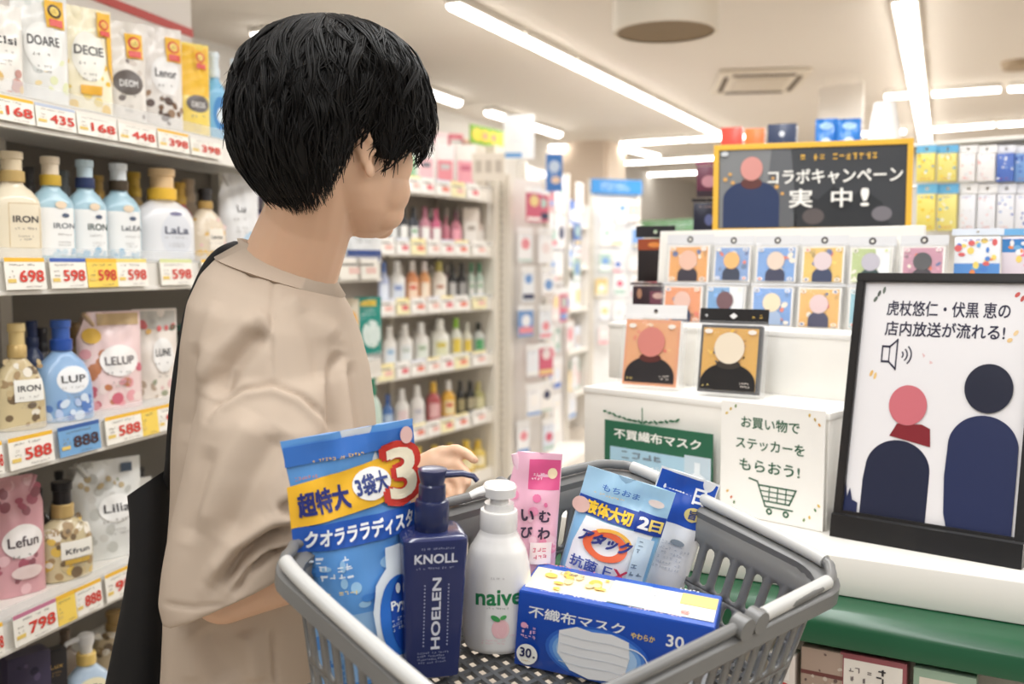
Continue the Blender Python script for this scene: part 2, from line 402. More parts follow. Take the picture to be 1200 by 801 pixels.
def pouch(name, label, group, loc, rz, h, w, d, col, backcol=None, taper=0.0, pr=None, fine=True, spout=0, spoutcol=None, M=None, seed=0, rough=0.3, top=.12, wr=0.0015, alpha=1.0, noise=None):
    t = empty(name, loc, rz, M); tag(t, label, 'pouch', group)
    fn, hw = pouch_fn(w, h, d, taper, top, seed, wr); nx, nz = (20, 28) if fine else (6, 8)
    mb = MB(); m = mat(col, rough, coat=0.25, noise=noise, alpha=alpha); m2 = mat(backcol or col, rough)
    def outline(i, z):
        x = (2 * i / nx - 1) * hw(z)
        if spout:                                    # slanted top corner on one side
            q = z / h
            if q > .74: k = (q - .74) / .26 * .34; x = x - spout * k * hw(z) * (1 + spout * x / hw(z)) / 2 * 1.0
        return x
    V = [[fn(outline(i, h * j / nz), h * j / nz, 0) for i in range(nx + 1)] for j in range(nz + 1)]
    F = [p for r in V for p in r]; n1 = nx + 1
    fs = [(j * n1 + i, j * n1 + i + 1, (j + 1) * n1 + i + 1, (j + 1) * n1 + i) for j in range(nz) for i in range(nx)]
    mb.add(F, fs, m)
    B = [(p[0], -p[1], p[2]) for p in F]
    mb.add(B, [tuple(reversed(f)) for f in fs], m2)
    o = 2 * len(F)                                    # bottom and side seals
    n = len(F)
    k = mb.mi(m)
    for i in range(nx): mb.f.append((i, n + i, n + i + 1, i + 1)); mb.m.append(k)
    for j in range(nz):
        mb.f.append((j * n1, (j + 1) * n1, n + (j + 1) * n1, n + j * n1)); mb.m.append(k)
        mb.f.append((j * n1 + nx, n + j * n1 + nx, n + (j + 1) * n1 + nx, (j + 1) * n1 + nx)); mb.m.append(k)
    for i in range(nx): mb.f.append((nz * n1 + i, nz * n1 + i + 1, n + nz * n1 + i + 1, n + nz * n1 + i)); mb.m.append(k)
    mb.build('film', t, angle=1.0)
    if spout:
        sb = MB(); x0 = spout * hw(h) * .62; sb.tube([(x0 * .8, 0, h * .86), (x0 * 1.1, 0, h * .945), (x0 * 1.25, 0, h * .985)], [w * .07, w * .075, w * .06], mat(spoutcol or col, .35), 12, flat=.5); sb.build('spout', t)
    if pr:
        p = Print(fn, .0008); p.grid = w * (.045 if fine else .2); pr(p, w, h)
        if p.f: p.build('printed_label', t, angle=1.2)
    return t
def carton(name, label, group, loc, rz, h, w, d, col, pr=None, M=None, cat='box', rough=.4, flap=True, edge=None):
    t = empty(name, loc, rz, M); tag(t, label, cat, group)
    mb = MB(); mb.box((-w / 2, -d / 2, 0), (w / 2, d / 2, h), mat(col, rough, coat=.2), min(w, d, h) * .03); mb.build('body', t)
    if flap:
        mb = MB(); mb.box((-w / 2 * .97, -d / 2 * .96, h), (w / 2 * .97, d / 2 * .5, h + .0012), mat(edge or col, rough)); mb.build('lid_flap', t)
    if pr:
        p = Print(lambda u, v, l: (u, -d / 2 - l, v)); pr(p, w, h)
        if p.f: p.build('printed_label', t, smooth=False)
    return t
def hang_pack(name, label, group, M, w, h, cardcol, headcol, pr=None, cat='pack', th=.008, headh=.22, clear=True, head_pr=None, fine=True):
    """card in a clear sleeve under a header with a hang hole; origin bottom centre, front = -Y"""
    t = empty(name, M=M); tag(t, label, cat, group); hh = h * headh; ch = h - hh
    mb = MB(); mb.box((-w * .44, -th / 2, h * .03), (w * .44, th / 2, ch * .97), mat(cardcol, .35), .0015 if fine else 0); mb.build('card', t)
    if clear:
        mb = MB(); mb.box((-w / 2, -th / 2 - .002, 0), (w / 2, th / 2 + .001, ch + .004), mat((236, 238, 240), .08, alpha=.13), .001); mb.build('clear_sleeve', t)
    mb = MB(); mh = mat(headcol, .3)                # header made round a real hole
    hz = ch + hh * .5; r = min(.005, hh * .2); hw_, hv = w / 2, hh * .5
    sq0 = [(hw_, 0), (hw_, hv), (hw_ * .5, hv), (0, hv), (-hw_ * .5, hv), (-hw_, hv), (-hw_, 0), (-hw_, -hv), (-hw_ * .5, -hv), (0, -hv), (hw_ * .5, -hv), (hw_, -hv)]; n = len(sq0)
    for y in (-.0008, .0008):
        sq = [(a_, y, hz + b_) for a_, b_ in sq0]; ci = [(r * math.cos(2 * PI * k / n), y, hz + r * math.sin(2 * PI * k / n)) for k in range(n)]
        mb.add(sq + ci, [(k, (k + 1) % n, n + (k + 1) % n, n + k) for k in range(n)], mh)
    mb.build('header', t, smooth=False)
    if pr:
        p = Print(lambda u, v, l: (u, -th / 2 - l, v + h * .03)); pr(p, w * .88, ch * .97 - h * .03)
        if p.f: p.build('printed_picture', t, smooth=False)
    if head_pr:
        p = Print(lambda u, v, l: (u, -.0009 - l, v + ch)); head_pr(p, w, hh); p.build('header_print', t, smooth=False)
    return t
def price_tag(loc, rz, w, h, tilt, label, group, bg=(250, 246, 236), top=(236, 196, 80), num='598', numcol=(214, 62, 48), seed=0, fine=True, note=None):
    """paper price card in a rail, leaning back"""
    t = empty('price_tag', loc, rz); t.rotation_euler = (tilt, 0, rz); tag(t, label, 'price tag', group)
    mb = MB(); mb.box((-w / 2, -.0008, 0), (w / 2, .0008, h), mat(bg, .55)); mb.build('card', t, smooth=False)
    p = Print(lambda u, v, l: (u, -.0008 - l, v)); p.grid = 1
    p.quadgrid(-w / 2, h * .87, w / 2, h, mat(top, .5)); 
    if fine:
        p.up(); p.lines(-w * .04, h * .77, w * .8, h * .12, 1, mat((110, 104, 100), .6), seed)
        p.lines(-w * .33, h * .42, w * .2, h * .42, 3, mat((140, 130, 118), .6), seed + 1)
        p.lines(w * .16, h * .09, w * .5, h * .09, 1, mat((120, 110, 104), .6), seed + 2)
        p.quadgrid(-w * .46, h * .22, -w * .26, h * .34, mat((236, 204, 110), .5))
        if num: p.up(); p.text(num, w * .13, h * .42, h * .36, mat(numcol, .5), bold=.025, width=w * .6)
    else:
        p.up(); p.quadgrid(-w * .1, h * .25, w * .38, h * .55, mat(numcol, .5)); p.quadgrid(-w * .4, h * .62, w * .3, h * .74, mat((150, 144, 138), .6))
    p.build('print', t, smooth=False)
    return t
def leaning(p, d, n_out, lean=0.0, up=None):
    """frame with x along d, local -Y towards n_out, leaning back by lean"""
    d = Vector(d).normalized(); n = Vector(n_out).normalized(); z = Vector((0, 0, 1))
    y = (-n * math.cos(lean) - z * math.sin(lean)); zz = (z * math.cos(lean) - n * math.sin(lean))
    return basis(p, d, y, zz)
# ------------------------------------------------------------------ shelving
class Run:
    """a straight run of shelving: x along it (away from the camera), y into the shelf"""
    def __init__(self, p0, ang):
        self.g = Vector((math.sin(ang), math.cos(ang), 0)); self.i = Vector((-math.cos(ang), math.sin(ang), 0)); self.p0 = Vector((p0.x, p0.y, 0))
        self.n = -self.i; self.M = basis(self.p0, self.g, self.i, Vector((0, 0, 1)))
    def t(self, px, py, s=0.0):
        q = on_plane(px, py, self.p0 + self.i * s, self.i); return (q - self.p0).dot(self.g), q.y
    def at(self, t, s, z): q = self.p0 + self.g * t + self.i * s; return Vector((q.x, q.y, z))
    def rz(self, q, mix):
        a = face_rz(self.n); c = face_rz(Vector((-q[0], -q[1], 0)).normalized()); return c + (a - c) * mix
m_shelf = mat((240, 236, 228), 0.4); m_rail = mat((238, 234, 226), 0.35); m_clear = mat((232, 234, 236), 0.08, alpha=0.22)
def shelf_unit(run, t0, t1, rails, depth, label, top, backcol, zbase=0.0, group=None, rail_h=.06, endpanel=False, uprights=()):
    u = empty('shelf_unit', M=run.M); tag(u, label, 'store shelf', group)
    mb = MB(); mb.box((t0, depth, 0), (t1, depth + .02, top), mat(backcol, .6)); mb.build('back_panel', u, smooth=False)
    for z in rails:
        mb = MB(); mb.box((t0, 0.012, z + rail_h - .022), (t1, depth, z + rail_h), m_shelf, .002)
        s = mb.build('shelf', u, smooth=False)
        mb = MB(); mb.box((t0, 0.0, z), (t1, .012, z + rail_h), m_rail, .002)
        mb.box((t0, -.004, z - .004), (t1, .012, z + .004), m_rail, .001); mb.build('price_rail', s, smooth=False)
        mb = MB(); mb.box((t0, -.003, z + rail_h - .004), (t1, -.001, z + rail_h + .022), m_clear); mb.build('clear_guard', s, smooth=False)
    mb = MB(); mb.box((t0, .03, 0), (t1, depth, .12), mat((200, 194, 184), .5)); mb.build('base', u, smooth=False)
    for x in uprights:
        mb = MB(); mb.box((x - .018, depth - .03, 0), (x + .018, depth + .01, top), mat((226, 220, 208), .45)); mb.build('upright', u, smooth=False)
    return u

# ---------------------------------------------- left gondola, close to the camera
LR = Run(P(0, 148, 1.79), math.radians(15.8)); LRAILS = [1.70, 1.40, 1.075, .75, .42]; RAILH = .06
tA, tB = -0.55, LR.t(446, 320)[0]
lu = shelf_unit(LR, tA, tB, LRAILS, .42, 'long white store shelf of laundry products left of the person', 2.03, (128, 121, 112), uprights=(-.5, .42, 1.34))
tHd = LR.t(221, 45, .41)[0]; zHd = P(221, 38, LR.t(221, 38, .40)[1]).z
mb = MB(); mb.box((tA, .40, 2.03), (tHd, .42, zHd + .22), mat((232, 226, 220), .5)); mb.box((tA, .394, zHd - .011), (tHd, .40, zHd + .011), mat((196, 84, 80), .5)); hd = mb.build('header_board', lu, smooth=False)
mb = MB(); mb.box((tB, 0.0, 0), (tB + .012, .44, .42), m_shelf); mb.build('end_panel', lu, smooth=False)
NEAR = 'products on the near left shelf'
ORD = ['first', 'second', 'third', 'fourth', 'fifth', 'sixth', 'seventh', 'eighth', 'ninth', 'tenth', 'eleventh', 'twelfth', 'thirteenth', 'fourteenth']
def near(row, x0, x1, ytop, s=.07, mix=.45, wide=1.0, dd=.62, isp=False):
    zs = LRAILS[row] + RAILH; xm = (x0 + x1) / 2
    z0 = CAMZ
    t, D = LR.t(xm, ytop, s); q = LR.at(t, s, zs + .0008); rz = LR.rz(q, mix)
    h = P(xm, ytop, D).z - zs
    app = (x1 - x0) / FPX * D * wide
    th = abs(rz - face_rz(Vector((-q[0], -q[1], 0)).normalized()))
    w = app / (math.cos(th) + .12 * math.sin(th)) if isp else app / math.sqrt(math.cos(th) ** 2 + (dd * math.sin(th)) ** 2)
    return q, rz, max(h, .08), w, w * dd
DK = mat((62, 56, 60), .5); GY = mat((150, 146, 142), .6); WL = mat((250, 249, 246), .4)
def lab(bg, word, wy=.55, tw=.62, x=0.0, kind='rect', y0=.08, y1=.62, hw=.40, txt=(60, 56, 60), extra=None, seed=0, th=.09):
    """a front label: shape, word and a few lines of fine print"""
    def pr(p, w, h):
        mb_ = mat(bg, .4) if bg else None
        if bg is not None:
            if kind == 'rect': p.quadgrid((x - hw) * w, y0 * h, (x + hw) * w, y1 * h, mb_, 10, 8)
            elif kind == 'oval': p.ell(x * w, (y0 + y1) / 2 * h, hw * w, (y1 - y0) / 2 * h, mb_, 28)
            p.up()
        p.text(word, x * w, wy * h, th * h * .9, mat(txt, .5), bold=.02, width=tw * w)
        p.lines(x * w, (wy - .12) * h, w * .45, h * .05, 1, GY, seed); p.lines(x * w, (wy - .24) * h, w * .36, h * .08, 2, GY, seed + 3)
        if extra: p.up(); extra(p, w, h)
    return pr
def flowers(cols, n, seed, y0=.05, y1=.95, r=.09, hw=.44):
    def ex(p, w, h):
        rr = random.Random(seed)
        for _ in range(n):
            c = rr.choice(cols); k = rr.uniform(.5, 1.2) * r * w
            p.ell(rr.uniform(-hw, hw) * w, rr.uniform(y0, y1) * h, k, k * rr.uniform(.6, 1.1), mat(c, .4), 9, rot=rr.uniform(0, 3)); p.lift += .00003
    return ex
def seq(*fs):
    def pr(p, w, h):
        for f in fs: f(p, w, h); p.up()
    return pr
def sticker(x, y, c, ring, r=.12, inner=(250, 220, 120)):
    def pr(p, w, h):
        p.quadgrid((x - r * 1.35) * w, y * h - r * w * 2.4, (x + r * 1.35) * w, y * h + r * w * 1.5, mat(c, .4), 4, 6); p.up()
        p.ell(x * w, y * h, r * w, r * w, mat(ring, .4), 18); p.up(); p.ell(x * w, y * h, r * w * .68, r * w * .68, mat(inner, .4), 16); p.up()
        p.lines(x * w, y * h, r * w * 1.0, r * w * .7, 2, mat((90, 60, 50), .5), 4)
        p.quadgrid((x - r) * w, y * h - r * w * 2.2, (x + r) * w, y * h - r * w * 1.2, mat((226, 92, 84), .4), 3, 2)
    return pr
YEL = (244, 190, 52); RED = (216, 70, 54)
# --- top shelf: refill pouches
def np_(row, x0, x1, yt, name, label, col, pr=None, s=.085, **k):
    q, rz, h, w, d = near(row, x0, x1, yt, s=s, isp=True, dd=.4, wide=1.10); return pouch(name, label, NEAR, q, rz, h, w, min(d, .07), col, pr=pr, seed=x0, **k)
def nb(row, x0, x1, yt, label, col, s=.07, name='bottle', dd=.62, mix=.45, **k):
    q, rz, h, w, d = near(row, x0, x1, yt, s=s, dd=dd, mix=mix, wide=1.05); return bottle(name, label, NEAR, q, rz, h, w, d, col, **k)
np_(0, -34, 19, 4, 'refill_pouch', 'white pouch with dark lettering cut by left edge on top shelf', (240, 236, 228), seq(lab(None, 'Clsi', .62, .5, .1), flowers([(226, 190, 120), (200, 150, 140)], 12, 3, .02, .4)))
np_(0, 16, 72, -12, 'refill_pouch', 'silvery white pouch, second from left on the top shelf', (236, 236, 232), seq(flowers([(228, 232, 190), (240, 220, 170), (226, 230, 226)], 16, 5), lab((246, 246, 242), 'DOARE', .56, .56, kind='oval', y0=.3, y1=.72, hw=.34), sticker(.25, .83, YEL, (70, 56, 46), .13)))
np_(0, 72, 125, 9, 'refill_pouch', 'cream pouch with yellow flowers and orange corner flash on top shelf', (247, 238, 206), seq(flowers([(240, 196, 60), (236, 210, 120)], 16, 8), lab((250, 248, 238), 'DECIE', .60, .56, kind='oval', y0=.32, y1=.78, hw=.32, extra=lambda p, w, h: p.quadgrid(-.2 * w, .2 * h, .2 * w, .28 * h, mat((238, 180, 60), .4))), lambda p, w, h: p.poly([(.2 * w, .97 * h), (.47 * w, .97 * h), (.47 * w, .3 * h), (.36 * w, .5 * h), (.36 * w, .74 * h), (.2 * w, .78 * h)], mat(YEL, .4)), sticker(.33, .86, YEL, RED, .10, (250, 190, 80))))
np_(0, 123, 166, 26, 'refill_pouch', 'white pouch with dark oval badge, middle of the top shelf', (232, 226, 218), seq(flowers([(130, 120, 118), (210, 200, 190), (190, 170, 160)], 12, 11), lab((104, 96, 92), 'DEOM', .40, .42, kind='oval', y0=.29, y1=.53, hw=.36, txt=(240, 238, 236), th=.07), sticker(.2, .80, YEL, RED, .15)))
np_(0, 164, 209, 32, 'refill_pouch', 'pearl pouch with brown flower corner on top shelf', (234, 228, 222), seq(flowers([(120, 92, 70), (160, 130, 104), (92, 74, 66)], 12, 14, .08, .42, .1, .45), lab((244, 242, 240), 'Lenor', .56, .5, .05, 'oval', .36, .72, .34), sticker(.28, .82, YEL, RED, .14)))
np_(0, 205, 242, 51, 'refill_pouch', 'yellow pouch beside the blue bottles on top shelf', (250, 222, 110), seq(lambda p, w, h: p.quadgrid(-.46 * w, .45 * h, .46 * w, .97 * h, mat((246, 196, 56), .4), 8, 8), lab((110, 104, 104), 'DEOS', .36, .4, .08, 'oval', .28, .46, .34, txt=(240, 238, 236), th=.06), sticker(.22, .86, YEL, RED, .14)))
BLUE = (120, 186, 226)
for k, (x0, x1, yt) in enumerate(((239, 262, 62), (262, 292, 70))):
    nb(0, x0, x1, yt, 'sky blue bottle with pale cap, %s the yellow pouch' % ('beside' if k == 0 else 'next but one to'), BLUE, capcol=(220, 232, 240), pr=seq(lambda p, w, h: p.ell(.1 * w, .45 * h, .34 * w, .26 * h, mat((70, 140, 206), .4), 20), lambda p, w, h: p.ell(.15 * w, .42 * h, .22 * w, .12 * h, mat((226, 238, 246), .4), 16)), shape='shoulder')
# --- second shelf: pump and cap bottles
PB = (168, 202, 216)
def pale(seed, word, mark, big=False):
    return seq(lambda p, w, h: p.quadgrid(-.49 * w, .06 * h, .49 * w, .70 * h, mat((244, 244, 242), .4), 14, 8), lab(None, word, .46, .52, .17, txt=mark, seed=seed, th=.10 if big else .08), lambda p, w, h: p.ell(.2 * w, .60 * h, .09 * w, .03 * h, mat((84, 96, 120), .4), 12), lambda p, w, h: p.ell(.1 * w, .74 * h, .14 * w, .05 * h, mat((236, 214, 186), .4), 14), flowers([(150, 190, 216), (190, 214, 226)], 9, seed, .05, .14, .08, .4))
nb(1, -14, 39, 178, 'cream bottle with gold collar cut by the left edge, second shelf', (238, 226, 200), name='bottle', shape='shoulder', cap='cap', capcol=(226, 208, 176), collar=(206, 176, 116), pr=seq(lambda p, w, h: p.line([(-.2 * w, .15 * h), (-.2 * w, .72 * h), (.42 * w, .72 * h), (.42 * w, .15 * h), (-.2 * w, .15 * h)], .012 * w, mat((206, 180, 130), .4)), lab(None, 'IRON', .52, .5, .12, seed=2)))
nb(1, 36, 80, 184, 'pale blue bottle with beige cap and gold collar, second shelf', PB, shape='shoulder', capcol=(232, 216, 192), collar=(214, 178, 70), pr=pale(21, 'IRON', (120, 124, 130)))
nb(1, 78, 119, 188, 'pale blue bottle with navy patterned collar and bold dark word', PB, shape='shoulder', capcol=(196, 216, 226), collar=(44, 58, 96), pr=pale(22, 'IRON', (34, 60, 56), True))
nb(1, 117, 159, 192, 'pale blue bottle with black and gold collar, clear cap', PB, shape='shoulder', capcol=(222, 226, 228), collar=(70, 58, 44), pr=pale(23, 'LaLEA', (70, 74, 84)))
nb(1, 157, 221, 198, 'big white jug bottle with yellow collar and peach cap', (238, 238, 240), shape='jug', capcol=(232, 198, 150), collar=(244, 196, 70), bf=.66, dd=.5, pr=seq(lambda p, w, h: p.ell(.12 * w, .42 * h, .27 * w, .36 * h, mat((226, 228, 234), .4), 26), lambda p, w, h: p.ell(.12 * w, .77 * h, .11 * w, .035 * h, mat((120, 116, 150), .4), 12), lab(None, 'LaLa', .50, .40, .12, txt=(84, 88, 110), th=.13)))
nb(1, 219, 261, 221, 'beige flowered bottle with gold collar beside the white jug', (230, 214, 190), shape='arch', cap='cap', capcol=(40, 36, 36), collar=(196, 160, 96), neck=.3, pr=seq(flowers([(236, 200, 196), (240, 226, 206), (226, 186, 110)], 26, 31, .05, .8), lab((246, 238, 224), 'Larme', .46, .3, .14, 'rect', .2, .62, .2, th=.08), flowers([(232, 186, 70)], 6, 32, .06, .18)))
np_(1, 257, 300, 204, 'spout_pouch', 'white spouted pouch nearest the person\'s neck, second shelf', (240, 240, 240), seq(flowers([(160, 206, 232), (190, 216, 236)], 7, 33, .08, .3, .1, .3), lab(None, 'Lu', .6, .2)), spout=-1, spoutcol=(240, 240, 240))
nb(1, 292, 318, 222, 'lilac bottle half hidden behind the white spouted pouch', (150, 140, 190), shape='oval', capcol=(206, 200, 226), s=.12)
# darker second row behind
for k, (x0, x1, yt, c, cc, nm) in enumerate(((20, 46, 196, (54, 52, 60), (60, 56, 56), 'black'), (58, 88, 200, (80, 96, 110), (120, 126, 130), 'slate'), (100, 128, 206, (150, 128, 96), (190, 154, 80), 'brown'), (140, 172, 202, (196, 170, 120), (214, 178, 70), 'tan gold'), (196, 224, 214, (222, 120, 134), (240, 196, 90), 'pink'), (204, 236, 210, (176, 160, 140), (196, 176, 150), 'taupe'))):
    nb(1, x0, x1, yt, '%s bottle in the back row of the second shelf, number %d from the left' % (nm, k + 1), c, capcol=cc, s=.20, fine=False, shape='shoulder')
# --- third shelf
FL = [(120, 100, 76), (206, 184, 140), (238, 230, 214), (168, 140, 100)]
nb(2, -8, 45, 379, 'gold flowered bottle with gold cap at the left edge of third shelf', (214, 196, 154), shape='arch', capcol=(222, 196, 136), collar=(206, 176, 116), bf=.68, pr=seq(flowers(FL, 34, 41), lab((246, 244, 236), 'IRON', .58, .46, .1, 'rect', .40, .70, .30)))
nb(2, 40, 101, 375, 'light blue round shouldered bottle with royal blue cap, third shelf', (150, 186, 226), shape='arch', capcol=(60, 98, 178), collar=(44, 84, 168), bf=.70, pr=seq(lab((247, 248, 250), 'LUP', .60, .42, .08, 'oval', .40, .78, .29, th=.11), flowers([(96, 134, 200), (220, 232, 246), (190, 206, 236)], 16, 43, .06, .34)))
np_(2, 93, 160, 365, 'spout_pouch', 'pink flowered pouch with yellow and gold corners, third shelf', (244, 216, 214), seq(flowers([(212, 110, 126), (236, 170, 176), (246, 226, 220), (200, 130, 90)], 40, 45, .03, .62), lambda p, w, h: p.quadgrid(-.2 * w, .86 * h, .46 * w, .98 * h, mat((206, 176, 130), .4), 6, 3), lambda p, w, h: p.ell(-.3 * w, .76 * h, .14 * w, .08 * h, mat((244, 196, 76), .4), 14), lab((250, 246, 242), 'LELUP', .50, .46, .08, 'oval', .34, .66, .31, txt=(74, 60, 66))), spout=-1, spoutcol=(222, 190, 150))
np_(2, 157, 204, 362, 'refill_pouch', 'cream white pouch with small oval badge beside the pink one, third shelf', (240, 230, 220), seq(flowers([(160, 164, 140), (226, 190, 186), (190, 170, 150)], 12, 47, .03, .2), lambda p, w, h: p.quadgrid(-.46 * w, .78 * h, .46 * w, .98 * h, mat((196, 192, 184), .35), 6, 4), flowers([(226, 180, 100), (90, 100, 80), (220, 110, 110)], 8, 48, .72, .84), lab((248, 246, 242), 'LUNE', .52, .34, .1, 'oval', .30, .68, .24)))
nb(2, 199, 228, 388, 'amber orange bottle beside the bag strap, third shelf', (206, 128, 66), shape='arch', capcol=(60, 44, 40), fine=True)
for k, (x0, x1, yt, c, cc, nm) in enumerate(((24, 50, 376, (52, 72, 120), (44, 60, 104), 'navy blue'), (36, 62, 384, (60, 58, 64), (50, 48, 52), 'black'), (74, 100, 378, (172, 150, 110), (150, 122, 80), 'brown'), (86, 114, 372, (190, 160, 150), (200, 170, 150), 'rosy'), (196, 222, 380, (40, 60, 56), (30, 84, 76), 'dark green'))):
    nb(2, x0, x1, yt, '%s bottle in the back row of third shelf, number %d from left' % (nm, k + 1), c, capcol=cc, s=.20, fine=False, shape='shoulder')
# --- fourth shelf
np_(3, -14, 45, 558, 'spout_pouch', 'rose pink pouch cut by the left edge, fourth shelf', (214, 160, 166), seq(flowers([(176, 96, 112), (232, 190, 194), (150, 90, 100)], 34, 51), lab((246, 240, 236), 'Lefun', .46, .54, .06, 'oval', .32, .60, .36, txt=(74, 60, 66)), lambda p, w, h: p.ell(.1 * w, .2 * h, .28 * w, .06 * h, mat((236, 214, 210), .4), 16)), spout=1, spoutcol=(206, 150, 160))
nb(3, 42, 102, 564, 'clear gold flowered bottle with tall black cap, fourth shelf', (206, 190, 152), shape='oval', cap='cap', capcol=(34, 32, 34), collar=(206, 176, 116), bf=.64, pr=seq(flowers(FL + [(226, 190, 90)], 40, 53), lab((246, 242, 232), 'Kfrun', .48, .44, .12, 'rect', .36, .64, .30), lambda p, w, h: p.quadgrid(-.12 * w, .28 * h, .34 * w, .35 * h, mat((206, 168, 74), .4), 4, 2)))
np_(3, 84, 160, 539, 'spout_pouch', 'silver white spouted pouch left of the black bag, fourth shelf', (226, 226, 222), seq(flowers([(196, 196, 190), (210, 208, 202), (232, 232, 230)], 26, 55), flowers([(190, 170, 130), (170, 180, 150)], 8, 56, .72, .84, .05), lab((246, 245, 242), 'Lilia', .52, .36, .08, 'oval', .38, .66, .25), lambda p, w, h: p.quadgrid(.2 * w, .86 * h, .36 * w, .95 * h, mat((74, 90, 110), .4))), spout=-1, spoutcol=(224, 224, 220))
np_(3, 150, 176, 560, 'refill_pouch', 'pale pouch in the shadow of the black bag, fourth shelf', (216, 214, 208))
for k, (x0, x1, yt, c, cc, nm) in enumerate(((30, 56, 572, (62, 54, 46), (40, 36, 36), 'dark brown'), (58, 80, 552, (52, 50, 50), (40, 40, 42), 'black'), (74, 98, 548, (196, 194, 190), (206, 204, 200), 'grey'), (150, 176, 548, (60, 60, 62), (44, 44, 46), 'charcoal'))):
    nb(3, x0, x1, yt, '%s bottle in the back row of fourth shelf, number %d from left' % (nm, k + 1), c, capcol=cc, s=.20, fine=False, shape='shoulder')
# --- lowest visible shelf
q, rz, h, w, d = near(4, 4, 52, 764); carton('carton', 'dark purple carton in the lower left corner', NEAR, q, rz, h, w, w * .6, (60, 54, 78), pr=flowers([(90, 80, 110), (40, 38, 60)], 10, 61, .5))
q, rz, h, w, d = near(4, 50, 74, 760, s=.06); carton('carton', 'slim black carton with gold script, bottom shelf', NEAR, q, rz, h, w, w * .7, (36, 34, 38), pr=lambda p, w, h: (p.text('Lux', 0, .84 * h, .05 * h, mat((196, 160, 90), .4), width=w * .6), p.lines(0, .76 * h, w * .5, .06 * h, 2, mat((170, 136, 80), .4), 5)))
nb(4, 72, 128, 742, 'baby blue foam bottle with white pump top and yellow collar, bottom shelf', (186, 206, 226), shape='arch', cap='foam', capcol=(244, 244, 244), collar=(240, 206, 120), bf=.66, nozzle=PI, pr=lab((236, 226, 190), 'LaBa', .66, .36, kind='oval', y0=.5, y1=.8, hw=.28))
nb(4, 108, 160, 716, 'beige flowered bottle low behind the baby blue one, bottom shelf', (206, 186, 150), shape='oval', capcol=(160, 130, 80), s=.17, fine=True, pr=flowers(FL, 30, 63))
nb(4, 60, 92, 738, 'taupe bottle low behind the black carton, bottom shelf', (136, 120, 104), shape='oval', capcol=(110, 94, 80), s=.2, fine=False)
# items of the same shelves that show right of the person
def far_near(row, x0, x1, yt, kind, label, col, pr=None, **k):
    return (np_ if kind == 'p' else nb)(row, x0, x1, yt, *(['refill_pouch'] if kind == 'p' else []), label, col, pr=pr, **k)
far_near(1, 404, 446, 268, 'p', 'white and navy pack under the person\'s chin, second shelf', (236, 238, 240), lambda p, w, h: (p.quadgrid(-.46 * w, .06 * h, .46 * w, .36 * h, mat((60, 84, 150), .4), 4, 3), p.lines(0, .7 * h, .6 * w, .3 * h, 3, GY, 4)))
far_near(2, 416, 446, 348, 'p', 'teal green pouch right of the shirt, third shelf', (34, 150, 138), lambda p, w, h: (p.ell(.05 * w, .36 * h, .36 * w, .24 * h, mat((226, 240, 236), .4), 20), p.quadgrid(-.3 * w, .84 * h, .3 * w, .95 * h, mat((240, 210, 90), .4)), p.lines(0, .74 * h, .6 * w, .12 * h, 2, mat((230, 240, 238), .4), 4)))
far_near(2, 396, 420, 350, 'p', 'pale striped pouch half hidden by the shirt, third shelf', (232, 222, 200), lambda p, w, h: p.ell(.1 * w, .6 * h, .3 * w, .2 * h, mat((240, 180, 90), .4)))
far_near(3, 424, 447, 440, 'b', 'green and white bottle right of the shirt, fourth shelf', (206, 226, 214), shape='oval', capcol=(60, 150, 120), fine=False)
# --- price cards of the near shelf
def near_tag(row, x0, x1, label, num, bg=(250, 246, 236), top=(236, 196, 80), numcol=(214, 62, 48), seed=0, hgt=.058, dz=.0):
    xm = (x0 + x1) / 2; z = LRAILS[row] + .006 + dz; py = 310 + (CAMZ - z) * FPX / 2
    t, D = LR.t(xm, py, -.012); q = LR.at(t, -.0125, z); ta, _ = LR.t(x0, py, -.012); tb, _ = LR.t(x1, py, -.012)
    price_tag(q, face_rz(LR.n), tb - ta, hgt, -.09, label, 'price cards on the near shelf rails', bg, top, num, numcol, seed)
YB = (250, 216, 96); BB = (120, 170, 216); BT = (52, 92, 160)
for r in ((0, -8, 42, '168', YEL, None), (0, 44, 90, '435', (190, 200, 220), None), (0, 92, 138, '168', (240, 236, 226), None), (0, 140, 184, '448', (238, 230, 220), None), (0, 186, 222, '398', YEL, None), (0, 224, 260, '398', (236, 232, 226), None),
          (1, 8, 55, '698', YEL, None), (1, 61, 103, '598', (70, 100, 180), None), (1, 104, 139, '598', YEL, YB), (1, 139, 174, '598', (240, 220, 120), None), (1, 190, 227, '598', (220, 226, 160), None), (1, 238, 266, '498', YEL, None),
          (2, -14, 4, '398', YEL, None), (2, 12, 64, '588', YEL, None), (2, 71, 119, '888', BT, BB), (2, 126, 168, '588', YEL, None), (2, 168, 187, '', YEL, YB), (2, 187, 214, '98', YEL, None),
          (3, -20, 4, '498', YEL, None), (3, 17, 68, '798', (200, 120, 150), None), (3, 68, 91, '', YEL, YB), (3, 90, 121, '888', YEL, None), (3, 126, 158, '98', YEL, None)):
    row, x0, x1, num, top, bg = r
    near_tag(row, x0, x1, '', num, bg or (250, 246, 236), top, (70, 44, 50) if bg == BB else (214, 62, 48), seed=x0 + 50, hgt=.044 if row == 0 else .058)
